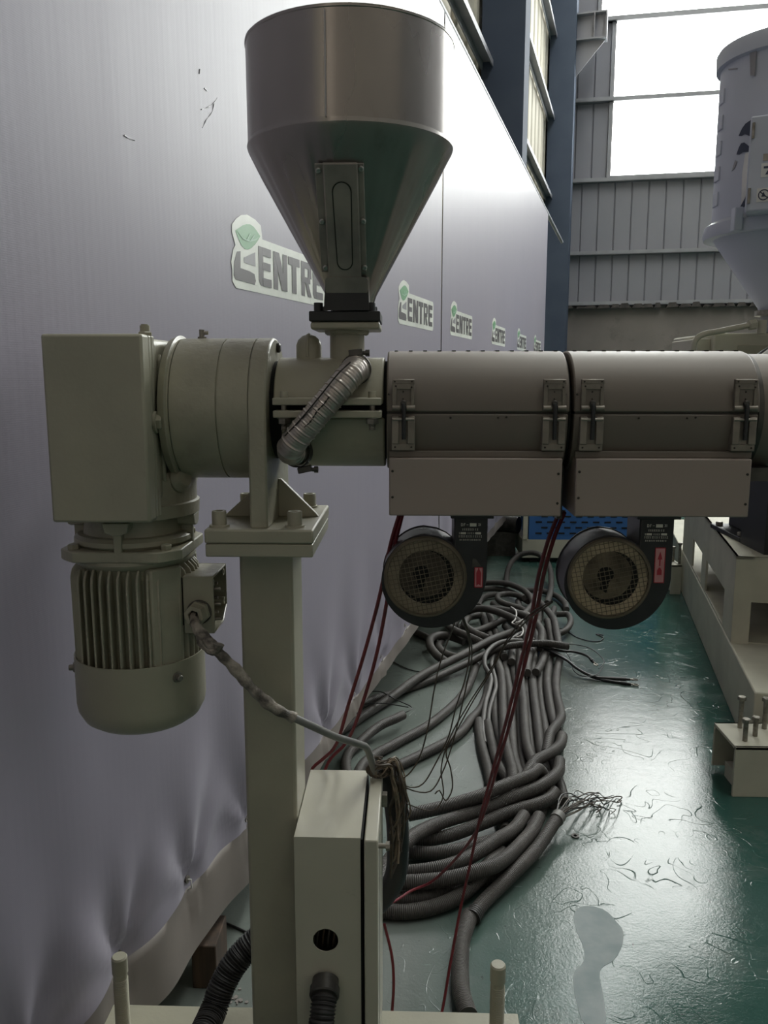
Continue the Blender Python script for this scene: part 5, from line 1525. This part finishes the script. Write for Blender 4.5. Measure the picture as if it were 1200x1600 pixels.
    ('C4', 0.021, [(-0.019,2.358,0.03),(0.034,2.352,0.03),(0.091,2.355,0.029),(0.149,2.37,0.029),(0.209,2.4,0.028),(0.26,2.428,0.026),(0.312,2.457,0.024),(0.361,2.491,0.022),(0.398,2.534,0.021),(0.428,2.582,0.021),(0.453,2.633,0.021)],
     'grey conduit partly hidden beneath the third front bend, fourth one'),
    ('C5', 0.021, [(-0.043,2.21,0.054),(0.02,2.199,0.065),(0.075,2.196,0.076),(0.123,2.214,0.078),(0.169,2.241,0.08),(0.21,2.273,0.085),(0.247,2.313,0.086),(0.284,2.358,0.082),(0.316,2.401,0.073),(0.344,2.446,0.068),(0.38,2.528,0.061)],
     'grey ribbed conduit coming from the cabinet side, fifth of the front bends'),
    ('C6', 0.0215, [(-0.06,2.161,0.054),(0.008,2.147,0.066),(0.068,2.154,0.067),(0.126,2.161,0.072),(0.189,2.175,0.082),(0.245,2.204,0.083),(0.284,2.253,0.075),(0.314,2.302,0.067),(0.344,2.352,0.063),(0.374,2.4,0.062),(0.399,2.449,0.06),(0.43,2.535,0.053)],
     'grey ribbed conduit below the fifth front bend, sixth one'),
    ('C7', 0.021, [(-0.075,2.137,0.021),(-0.013,2.137,0.021),(0.048,2.146,0.021),(0.106,2.169,0.021),(0.159,2.201,0.021),(0.218,2.237,0.021),(0.275,2.271,0.021),(0.311,2.318,0.021),(0.36,2.413,0.021)],
     'dark grey conduit in the shade underneath the sixth front bend'),
    ('C7b', 0.021, [(-0.067,2.081,0.022),(-0.006,2.078,0.022),(0.054,2.092,0.023),(0.107,2.115,0.026),(0.155,2.147,0.033),(0.202,2.193,0.046),(0.238,2.251,0.057),(0.287,2.341,0.045)],
     'lowest dark conduit on the floor right beside the cabinet'),
    ('C8', 0.0225, [(0.142,1.705,0.024),(0.131,1.77,0.024),(0.131,1.837,0.024),(0.136,1.905,0.024),(0.145,1.97,0.024),(0.173,2.069,0.024)],
     'ribbed grey conduit rising from behind the foot beam to a sleeve joint'),
    ('D1', 0.016, [(0.688,5.713,0.02),(0.695,5.77,0.026),(0.702,5.828,0.031),(0.709,5.878,0.038),(0.718,5.935,0.054),(0.733,5.983,0.077),(0.756,6.039,0.102),(0.791,6.082,0.127),(0.831,6.107,0.15),(0.887,6.09,0.17),(0.938,6.065,0.172),(0.972,6.023,0.164),(0.992,5.965,0.15),(1.002,5.919,0.138),(1.007,5.862,0.124),(1.005,5.808,0.115),(1.001,5.756,0.109),(0.994,5.699,0.102),(0.986,5.641,0.095),(0.978,5.586,0.088),(0.97,5.533,0.081),(0.96,5.48,0.073),(0.949,5.428,0.066),(0.938,5.374,0.061),(0.925,5.319,0.057),(0.911,5.264,0.054),(0.897,5.209,0.053),(0.878,5.135,0.05)],
     'grey conduit standing up in an open arch at the far end of the pile'),
    ('D2', 0.016, [(0.446,5.567,0.05),(0.496,5.595,0.057),(0.546,5.577,0.068),(0.595,5.533,0.08),(0.638,5.498,0.087),(0.675,5.456,0.091),(0.707,5.405,0.091),(0.735,5.352,0.089),(0.759,5.302,0.084),(0.773,5.245,0.079),(0.78,5.189,0.076),(0.781,5.131,0.072),(0.781,5.075,0.066),(0.771,4.985,0.05)],
     'upper of two grey conduits curving in from behind the left blower'),
    ('D3', 0.016, [(0.438,5.455,0.04),(0.485,5.493,0.04),(0.53,5.521,0.04),(0.597,5.524,0.04),(0.645,5.49,0.04),(0.683,5.435,0.04),(0.71,5.382,0.04),(0.733,5.324,0.039),(0.752,5.267,0.039),(0.769,5.209,0.039)],
     'lower of two grey conduits curving in from behind the left blower'),
    ('D4', 0.015, [(0.725,4.898,0.053),(0.693,4.956,0.062),(0.646,4.996,0.068),(0.61,5.041,0.068),(0.586,5.09,0.066),(0.571,5.152,0.065),(0.573,5.21,0.066),(0.588,5.262,0.066),(0.627,5.313,0.06),(0.675,5.31,0.06),(0.717,5.266,0.063),(0.743,5.205,0.064)],
     'grey conduit bent into a tight loop at the back of the pile'),
    ('D5', 0.017, [(0.826,5.198,0.092),(0.814,5.139,0.097),(0.803,5.08,0.102),(0.79,5.024,0.104),(0.775,4.968,0.106),(0.756,4.91,0.105),(0.737,4.861,0.102),(0.711,4.806,0.098),(0.685,4.76,0.091),(0.651,4.712,0.071)],
     'short grey conduit end slanting over the tight loop at the back of the pile'),
    ('D6', 0.016, [(0.791,5.525,0.03),(0.857,5.535,0.029),(0.91,5.511,0.029),(0.948,5.466,0.029),(0.976,5.408,0.029),(0.991,5.35,0.03),(0.999,5.29,0.03),(1.004,5.229,0.03),(1.002,5.171,0.03),(0.995,5.116,0.03),(0.987,5.062,0.03)],
     'grey conduit passing behind the right blower at the back of the pile'),
    ('D7', 0.017, [(0.255,4.67,0.035),(0.275,4.729,0.043),(0.297,4.783,0.052),(0.341,4.822,0.077),(0.404,4.82,0.099),(0.448,4.78,0.112),(0.481,4.725,0.121),(0.516,4.673,0.125),(0.552,4.622,0.123),(0.587,4.569,0.12),(0.616,4.516,0.114),(0.637,4.456,0.101),(0.641,4.4,0.091),(0.637,4.346,0.082),(0.628,4.288,0.073),(0.616,4.229,0.062)],
     'grey conduit arching broadly over the middle of the pile below the left blower'),
    ('D8', 0.017, [(0.472,4.89,0.081),(0.505,4.844,0.092),(0.539,4.799,0.102),(0.576,4.756,0.109),(0.613,4.713,0.113),(0.653,4.662,0.114),(0.686,4.61,0.112),(0.71,4.556,0.107),(0.725,4.498,0.099),(0.732,4.44,0.089),(0.727,4.387,0.07),(0.717,4.333,0.06),(0.698,4.241,0.053)],
     'grey conduit arching beside the white cord and dropping to the right'),
    ('D9', 0.017, [(0.438,4.22,0.052),(0.392,4.259,0.072),(0.345,4.283,0.089),(0.305,4.324,0.096),(0.269,4.375,0.096),(0.244,4.431,0.094),(0.227,4.492,0.088),(0.22,4.554,0.082),(0.221,4.617,0.078),(0.227,4.679,0.074),(0.24,4.741,0.069),(0.261,4.799,0.065),(0.31,4.867,0.057)],
     'grey conduit looping round just below the left blower'),
    ('D10', 0.017, [(0.428,4.299,0.084),(0.371,4.33,0.099),(0.351,4.377,0.097),(0.333,4.436,0.094),(0.323,4.493,0.088),(0.32,4.551,0.079),(0.321,4.608,0.071),(0.327,4.663,0.064),(0.336,4.716,0.057),(0.35,4.777,0.049),(0.369,4.835,0.044),(0.432,4.867,0.047)],
     'grey conduit inside the loop below the left blower'),
    ('D11', 0.016, [(0.352,4.479,0.062),(0.389,4.513,0.062),(0.428,4.553,0.062),(0.469,4.6,0.064),(0.508,4.649,0.065),(0.546,4.7,0.068),(0.585,4.745,0.071),(0.631,4.779,0.074)],
     'grey conduit lying straight under the broad arch in the middle of the pile'),
    ('D12', 0.018, [(0.195,4.071,0.031),(0.156,4.127,0.041),(0.136,4.177,0.047),(0.12,4.23,0.054),(0.114,4.286,0.062),(0.123,4.355,0.063),(0.157,4.402,0.064),(0.216,4.43,0.056),(0.304,4.38,0.042)],
     'grey conduit curling at the left end of the pile near the banner hem'),
    ('D13', 0.016, [(0.253,4.157,0.028),(0.205,4.206,0.027),(0.177,4.261,0.027),(0.167,4.319,0.025),(0.169,4.375,0.024),(0.195,4.46,0.022)],
     'grey conduit inside the left curl of the pile'),
    ('D14', 0.016, [(0.011,4.638,0.02),(0.051,4.59,0.02),(0.088,4.537,0.02),(0.119,4.481,0.02),(0.143,4.425,0.02)],
     'grey conduit stub poking out by the banner hem under the left blower'),
    ('D15', 0.015, [(0.837,4.538,0.035),(0.884,4.567,0.046),(0.914,4.616,0.054),(0.937,4.675,0.059),(0.949,4.733,0.06),(0.956,4.787,0.059),(0.952,4.855,0.06),(0.897,4.886,0.05)],
     'grey conduit turning back in a hook under the right blower'),
    ('D16', 0.016, [(0.828,5.15,0.058),(0.833,5.098,0.059),(0.838,5.044,0.059),(0.842,4.988,0.059),(0.846,4.935,0.06),(0.849,4.877,0.061),(0.851,4.817,0.063),(0.851,4.763,0.065),(0.848,4.705,0.068),(0.843,4.648,0.07),(0.837,4.594,0.071),(0.829,4.531,0.071),(0.823,4.474,0.069),(0.817,4.419,0.067),(0.811,4.363,0.066),(0.804,4.31,0.065),(0.798,4.256,0.065)],
     'grey conduit behind the red wire, dropping on the right of the pile'),
    ('D17', 0.016, [(0.813,4.735,0.056),(0.811,4.681,0.054),(0.808,4.627,0.049),(0.804,4.573,0.044),(0.799,4.519,0.041),(0.794,4.465,0.038),(0.788,4.412,0.037),(0.782,4.359,0.038),(0.775,4.305,0.039),(0.767,4.25,0.043),(0.754,4.161,0.05)],
     'grey conduit under the hook at the right of the pile'),
    ('D18', 0.016, [(0.443,5.118,0.03),(0.45,5.178,0.03),(0.458,5.236,0.03),(0.473,5.291,0.03),(0.497,5.344,0.03),(0.532,5.386,0.03),(0.584,5.414,0.03)],
     'grey conduit rounding the back left of the pile'),
    ('D19', 0.016, [(0.661,4.253,0.06),(0.648,4.195,0.06),(0.632,4.139,0.06),(0.618,4.084,0.061),(0.605,4.03,0.062),(0.593,3.978,0.063),(0.584,3.922,0.065),(0.57,3.827,0.069)],
     'short grey conduit leading from the pile into the middle strands'),
    ('D20', 0.016, [(0.723,4.212,0.052),(0.709,4.157,0.052),(0.695,4.102,0.054),(0.681,4.049,0.056),(0.666,3.995,0.059),(0.651,3.944,0.062),(0.633,3.89,0.065),(0.613,3.841,0.067)],
     'short grey conduit leading from the pile into the right strands'),
    ('D21', 0.016, [(0.303,4.702,0.023),(0.307,4.644,0.024),(0.311,4.586,0.024),(0.321,4.53,0.025),(0.34,4.473,0.025),(0.366,4.419,0.031),(0.396,4.365,0.037),(0.426,4.312,0.045),(0.459,4.264,0.056),(0.481,4.21,0.057),(0.487,4.155,0.056),(0.491,4.078,0.058)],
     'grey conduit running low under the loop below the left blower towards the strands'),
    ('D22', 0.016, [(0.564,4.714,0.028),(0.572,4.658,0.028),(0.577,4.602,0.029),(0.58,4.545,0.029),(0.58,4.49,0.029),(0.577,4.433,0.03),(0.571,4.377,0.031),(0.564,4.323,0.034),(0.556,4.269,0.037),(0.548,4.213,0.041),(0.54,4.155,0.047),(0.532,4.096,0.052),(0.519,4.017,0.055)],
     'grey conduit running low under the broad arch towards the middle strands'),
    ('D23', 0.016, [(0.539,5.178,0.033),(0.551,5.125,0.033),(0.564,5.073,0.033),(0.576,5.017,0.033),(0.585,4.964,0.033),(0.592,4.91,0.033),(0.599,4.854,0.034),(0.605,4.798,0.034),(0.612,4.742,0.037),(0.619,4.684,0.045),(0.626,4.626,0.052),(0.635,4.569,0.058),(0.645,4.513,0.058),(0.654,4.457,0.057),(0.663,4.401,0.056),(0.674,4.326,0.057)],
     'grey conduit crossing low from the back of the pile to the right strands'),
    ('K1', 0.007, [(0.662,4.232,0.086),(0.715,4.163,0.075),(0.767,4.097,0.064),(0.809,4.035,0.053),(0.838,3.962,0.043),(0.9,3.926,0.021),(0.98,3.911,0.015),(1.081,3.9,0.014)],
     'black cable with a taped end and ring lug reaching furthest onto the green floor'),
    ('K2', 0.007, [(0.647,4.172,0.093),(0.717,4.153,0.085),(0.794,4.166,0.065),(0.864,4.19,0.053),(0.918,4.133,0.052),(0.937,4.04,0.047)],
     'black cable with a lug lying higher, short of the longest one'),
    ('K3', 0.007, [(0.689,4.176,0.084),(0.759,4.138,0.066),(0.802,4.076,0.05),(0.838,4.008,0.034),(0.884,3.955,0.017),(0.944,3.909,0.008),(1.074,3.854,0.007)],
     'black cable lying close under the longest lug cable'),
    ('W1', 0.0025, [(0.807,4.326,0.05),(0.899,4.314,0.05),(0.962,4.258,0.05),(0.989,4.134,0.05),(0.986,4.041,0.05),(0.94,3.95,0.05)],
     'thin black wire looping round the end of the higher lug cable'),
    ('W2', 0.0025, [(0.835,4.27,0.03),(0.837,4.132,0.03),(0.822,3.964,0.03),(0.86,3.892,0.03),(0.926,3.925,0.03),(0.981,4.032,0.03)],
     'thin black wire hanging in a small loop below the lug cables'),
    ('W3', 0.003, [(0.874,4.759,0.004),(0.92,4.727,0.004),(0.956,4.595,0.004),(1.011,4.527,0.004),(1.068,4.519,0.004),(1.107,4.584,0.004),(1.082,4.648,0.004),(1.119,4.632,0.004)],
     'thin black wire with a hooked end on the floor below the right blower'),
    ('W4', 0.003, [(-0.128,4.224,0.004),(-0.072,4.138,0.004),(0.007,4.034,0.004),(0.085,4.0,0.004),(0.137,4.045,0.004)],
     'thin black wire on the floor beside the banner hem'),
    ('W5', 0.0025, [(-0.168,3.618,0.05),(-0.121,3.61,0.05),(-0.061,3.53,0.05),(0.013,3.445,0.05),(0.007,3.403,0.05),(-0.02,3.375,0.05)],
     'thin black wire with bare tip above the cut-open conduit, upper one'),
    ('W6', 0.0025, [(-0.195,3.468,0.05),(-0.117,3.479,0.05),(-0.049,3.458,0.05),(0.002,3.437,0.05)],
     'thin black wire above the cut-open conduit, lower one'),
    ('W7', 0.0035, [(-0.603,2.105,0.004),(-0.523,2.055,0.004),(-0.479,2.034,0.004),(-0.416,1.997,0.004)],
     'thin black wire on the floor left of the column'),
]
GRP = {'A': 'conduits fanning out to the left', 'B': 'conduits running to the front', 'C': 'conduit bends beside the cabinet', 'D': 'conduits in the pile', 'S': 'smooth grey cables', 'K': 'lug cables', 'W': 'thin black wires', 'R': 'red wires'}
MT = {'A': 'conduit', 'B': 'conduit', 'C': 'conduit', 'D': 'conduit', 'S': 'palecable', 'K': 'blackwire', 'W': 'blackwire', 'R': 'redwire'}
NM = {'S': 'grey_cable', 'K': 'lug_cable', 'W': 'thin_wire', 'R': 'red_wire'}
CT = {'S': 'cable', 'K': 'cable', 'W': 'wire', 'R': 'wire'}
for code, r, pts, label in CABLES:
    k = code[0]
    line = spline(pts, .012 if r > .01 else .008)
    r *= {'A': 1.08, 'B': 1.12, 'D': 1.22}.get(k, 1)
    line = [V((p.x, p.y, max(p.z, r))) for p in line]
    mb = MB().tube(line, r, 16 if r > .01 else 7)
    base = line[len(line) // 2]
    o = single(NM.get(k, 'corrugated_conduit'), mb, MT[k], (base.x, base.y, 0), label, CT.get(k, 'conduit'), GRP[k], smooth=60)
    if code in ('A5', 'C1'):            # open cut end
        e0, e1 = (line[-1], line[-3]) if code == 'A5' else (line[0], line[2])
        d = (e0 - e1).normalized()
        obj('open_end', MB().cyl(e0, e0 + d * .0012, r * .82, 16), 'dark_hole', o)
    if code in ('K1', 'K2', 'K3'):
        e0, d = line[-1], (line[-1] - line[-4]).normalized()
        n = V((-d.y, d.x, 0))
        obj('taped_end', MB().tube([e0 - d * (.16 if code == 'K1' else .05), e0 - d * .02], .0095, 8, lambda L: 1 + .08 * sin(L * 500)), 'blackpaint', o)
        obj('ring_lug', MB().tube([e0 + d * .022 + d * .012 * cos(t * pi / 8) + n * .010 * sin(t * pi / 8) for t in range(17)], .0030, 6).cyl(e0 - d * .02, e0 + d * .011, .005, 8), 'bolt', o)

# the frayed conduit with the pulled-out strands
fc = thing('frayed_conduit', (.35, 2.4, 0), 'grey conduit with a tied end and frayed wires spilling onto the glossy floor', 'conduit', 'conduit bends beside the cabinet')
ln_ = spline([(0.176,2.054,0.025),(0.205,2.106,0.027),(0.244,2.161,0.029),(0.286,2.213,0.034),(0.327,2.264,0.04),(0.365,2.314,0.043),(0.398,2.361,0.047),(0.428,2.412,0.051),(0.457,2.467,0.054),(0.495,2.532,0.06)], .012)
obj('jacket', MB().tube(ln_, .0205, 18), 'conduit', fc, smooth=60)
e0 = ln_[-1]
d0 = (ln_[-1] - ln_[-4]).normalized()
obj('end_band', MB().tube([e0 - d0 * .028, e0 - d0 * .014, e0], .0232, 18), 'greycable', fc)
e1 = ln_[0]
obj('joint_band', MB().tube([ln_[0], ln_[2]], .0238, 18), 'conduit_black', fc)
random.seed(21)
sd = V((-d0.y, d0.x, 0))
for k in range(16):
    a = (k - 8) / 8
    Ls = random.uniform(.22, .34)
    pts = [e0 - d0 * .01 + sd * a * .010 + UP * random.uniform(-.008, .010)]
    spd = a * .045 + random.uniform(-.012, .012)
    dirx = V((.66, .75, 0))
    for j in range(1, 6):
        t = j / 5
        z = max(.004, (e0.z) * (1 - t) + .045 * sin(pi * t) * random.uniform(.3, 1.1))
        p = e0 + dirx * Ls * t + sd * (spd * sin(t * 2.2) * 1.6 + random.uniform(-.004, .004))
        pts.append(V((p.x, p.y, z)))
    if k % 3 == 0:
        q = pts[-1]
        pts += [q + V((.012, -.025, .010)), q + V((-.01, -.045, .004))]
    obj('loose_strand', MB().tube(spline(pts, .008), random.choice((.0014, .0020, .0024)), 5), random.choice(('brownwire', 'brownwire', 'blackwire')), fc)

# spill on the floor, washer, cord on the pile
PATCH= [(0.462, 2.109), (0.486, 2.145), (0.521, 2.151), (0.556, 2.129), (0.573, 2.086), (0.582, 2.045), (0.565, 1.988), (0.531, 1.933), (0.493, 1.902), (0.48, 1.866), (0.475, 1.811), (0.458, 1.715), (0.413, 1.714), (0.406, 1.77), (0.41, 1.843), (0.421, 1.886), (0.451, 1.923), (0.462, 1.977), (0.458, 2.032), (0.458, 2.074)]
sp_ = spline([(x, y, 0) for x, y in PATCH + PATCH[:1]], .01)[:-1]
struct('trim_1', MB().prism([(p.x, p.y) for p in sp_], XY(.0001), .0006), 'spill', smooth=0)
single('washer', MB().lathe([(0, .013), (.003, .013), (.003, .006), (0, .006)], (.545, 2.51, .001), 'Z', 20), 'dark_steel', (.545, 2.51, 0), 'small dark washer lying on the shiny floor beyond the frayed wires', 'washer')
single('white_cord', MB().tube(spline([(.62, 4.83, .10), (.60, 4.72, .14), (.615, 4.62, .145), (.60, 4.52, .13), (.575, 4.47, .12), (.60, 4.40, .13), (.62, 4.36, .12), (.60, 4.28, .11), (.56, 4.27, .10)], .008), .0045, 6)
       .tube(spline([(.60, 4.44, .13), (.63, 4.45, .145), (.62, 4.40, .15), (.59, 4.41, .14), (.60, 4.45, .13)], .006), .006, 6)
       .tube(spline([(.62, 4.7, .13), (.69, 4.66, .125), (.70, 4.56, .12)], .008), .004, 6), 'white_cord', (.6, 4.5, 0), 'white cord knotted round the conduits in the middle of the pile', 'cord')

# dark sleeve behind the cabinet and the tangle on its top
bs = single('cable_sleeve', MB().tube(spline([(-.050, 1.455, .75), (-.034, 1.465, .722), (-.022, 1.475, .66), (-.018, 1.485, .58), (-.026, 1.51, .49), (-.07, 1.55, .40), (-.13, 1.60, .33)], .01), .0215, 18), 'blackpaint', (-.03, 1.5, 0),
            'thick black sleeve hanging straight down behind the cabinet door', 'sleeve')
tg = thing('wire_tangle', (-.055, 1.40, .765), 'brown and pale stripped wires bunched on the back corner of the cabinet top', 'wires')
random.seed(9)
c0 = V((-.050, 1.402, .779))
for k in range(9):
    pts = []
    ph = random.uniform(0, 6.28)
    tilt = V((random.uniform(-1, 1), random.uniform(-1, 1), random.uniform(.4, 1))).normalized()
    u = tilt.orthogonal().normalized()
    w = tilt.cross(u)
    rr = random.uniform(.011, .023)
    for j in range(10):
        a = ph + j * .75
        p = c0 + (u * cos(a) + w * sin(a)) * rr * random.uniform(.8, 1.2) + tilt * random.uniform(-.006, .006)
        pts.append(V((p.x, p.y, max(p.z, .7665))))
    obj('bunched_strand', MB().tube(spline(pts, .004), random.choice((.0016, .0022)), 6), random.choice(('brownwire', 'brownwire', 'tanwire')), tg)
for k in range(15):
    a = random.uniform(.2, 1)
    x = -.034 + .035 * a
    pts = [c0 + V((random.uniform(-.008, .01), random.uniform(-.01, .01), random.uniform(.0, .012))),
           V((-.034 + .012 * a, 1.405 + random.uniform(-.01, .02), .785 + random.uniform(-.004, .012))),
           V((x - .006, 1.41 + random.uniform(-.02, .02), .770 - .01 * a)),
           V((x + random.uniform(-.004, .006), 1.41 + random.uniform(-.02, .02), .735)),
           V((x + random.uniform(-.012, .008), 1.41 + random.uniform(-.02, .02), .69)),
           V((-.028 + random.uniform(-.004, .02) * 1, 1.405 + random.uniform(-.02, .02), .66 - random.uniform(0, .06)))]
    if k % 3 == 0:
        pts += [V((-.030, 1.40, .60 - random.uniform(0, .04)))]
    obj('hanging_strand', MB().tube(spline(pts, .006), random.choice((.0014, .0019, .0024)), 5), random.choice(('brownwire', 'tanwire', 'tanwire', 'brownwire')), tg)

# thin wires sagging from the left blower to the tangle
bw_ = [
    ([(.078, 1.26, 1.115), (.070, 1.30, 1.07), (.056, 1.36, 1.00), (.046, 1.40, .93), (.036, 1.42, .85), (.020, 1.42, .79), (-.005, 1.42, .755), (-.03, 1.41, .765)], 'brown wire from the left blower to the cabinet tangle, the straightest one on the left'),
    ([(.080, 1.26, 1.115), (.096, 1.30, 1.065), (.104, 1.36, 1.01), (.100, 1.40, .95), (.086, 1.42, .89), (.074, 1.43, .83), (.050, 1.43, .775), (.028, 1.42, .742), (.005, 1.42, .735), (-.02, 1.41, .752)], 'brown wire bowing to the right from the left blower, inner one of the pair'),
    ([(.082, 1.26, 1.115), (.100, 1.30, 1.06), (.108, 1.36, 1.0), (.103, 1.40, .94), (.092, 1.42, .87), (.080, 1.43, .81), (.062, 1.43, .755), (.042, 1.42, .728), (.012, 1.42, .728), (-.02, 1.41, .748)], 'brown wire bowing to the right from the left blower, outer one of the pair'),
    ([(.225, 1.27, 1.13), (.200, 1.32, 1.095), (.172, 1.37, 1.04), (.148, 1.40, .97), (.118, 1.42, .905), (.088, 1.43, .84), (.070, 1.43, .80), (.078, 1.43, .77), (.082, 1.42, .735), (.070, 1.42, .71), (.058, 1.41, .735), (.050, 1.41, .728)], 'brown wire falling from the right blower and curling near the cabinet tangle'),
    ([(.226, 1.272, 1.128), (.196, 1.33, 1.080), (.166, 1.38, 1.02), (.140, 1.41, .955), (.108, 1.43, .89), (.078, 1.44, .825), (.062, 1.44, .765), (.066, 1.43, .715), (.048, 1.42, .69), (.010, 1.42, .698), (-.012, 1.41, .715)], 'brown wire falling from the right blower into a hanging loop beside the cabinet'),
]
for pts, label in bw_:
    single('brown_wire', MB().tube(spline(pts, .008), .0013, 6), 'brownwire', pts[0], label, 'wire', 'brown wires hanging from the blowers')

# red wires
rw = [
    ([(-.012, 1.245, 1.278), (-.028, 1.27, 1.22), (-.048, 1.31, 1.12), (-.075, 1.36, 1.01), (-.106, 1.40, .90), (-.130, 1.425, .815), (-.160, 1.44, .775), (-.176, 1.44, .76), (-.182, 1.44, .73)], 'dark red wire hanging left of the first blower, turning behind the column at its end', .0032),
    ([(-.008, 1.245, 1.278), (-.022, 1.27, 1.215), (-.036, 1.31, 1.11), (-.056, 1.36, 1.0), (-.085, 1.40, .89), (-.112, 1.435, .815), (-.148, 1.455, .765), (-.168, 1.462, .70)], 'dark red wire hanging left of the first blower, the right strand of the pair', .0032),
    ([(.232, 1.275, 1.27), (.2205, 1.30, 1.22), (.213, 1.34, 1.15), (.212, 1.40, 1.06), (.205, 1.47, .95), (.193, 1.56, .80), (.176, 1.65, .64), (.160, 1.72, .50), (.145, 1.76, .37), (.125, 1.77, .25), (.10, 1.74, .12), (.078, 1.70, .02), (.04, 1.60, .006), (.00, 1.5, .006)], 'dark red wire dropping from between the covers all the way to the floor', .0034),
    ([(.240, 1.275, 1.27), (.2285, 1.30, 1.22), (.2212, 1.34, 1.15), (.220, 1.40, 1.06), (.2132, 1.47, .95), (.2015, 1.56, .80), (.1848, 1.65, .645), (.167, 1.73, .50), (.145, 1.80, .40), (.105, 1.88, .29), (.06, 1.93, .21), (.01, 1.93, .185), (-.03, 1.88, .19), (-.08, 1.8, .22), (-.15, 1.70, .26)], 'dark red wire leaving the hanging pair and sagging to the cabinet side', .0034),
    ([(-.045, 1.50, .40), (-.030, 1.50, .33), (-.026, 1.495, .27), (-.030, 1.48, .2), (-.035, 1.47, .1)], 'short red wire hanging beside the foot of the cabinet', .003),
]
for pts, label, r in rw:
    single('red_wire', MB().tube(spline(pts, .01), r, 8), 'redwire', pts[0], label, 'wire', 'red wires')
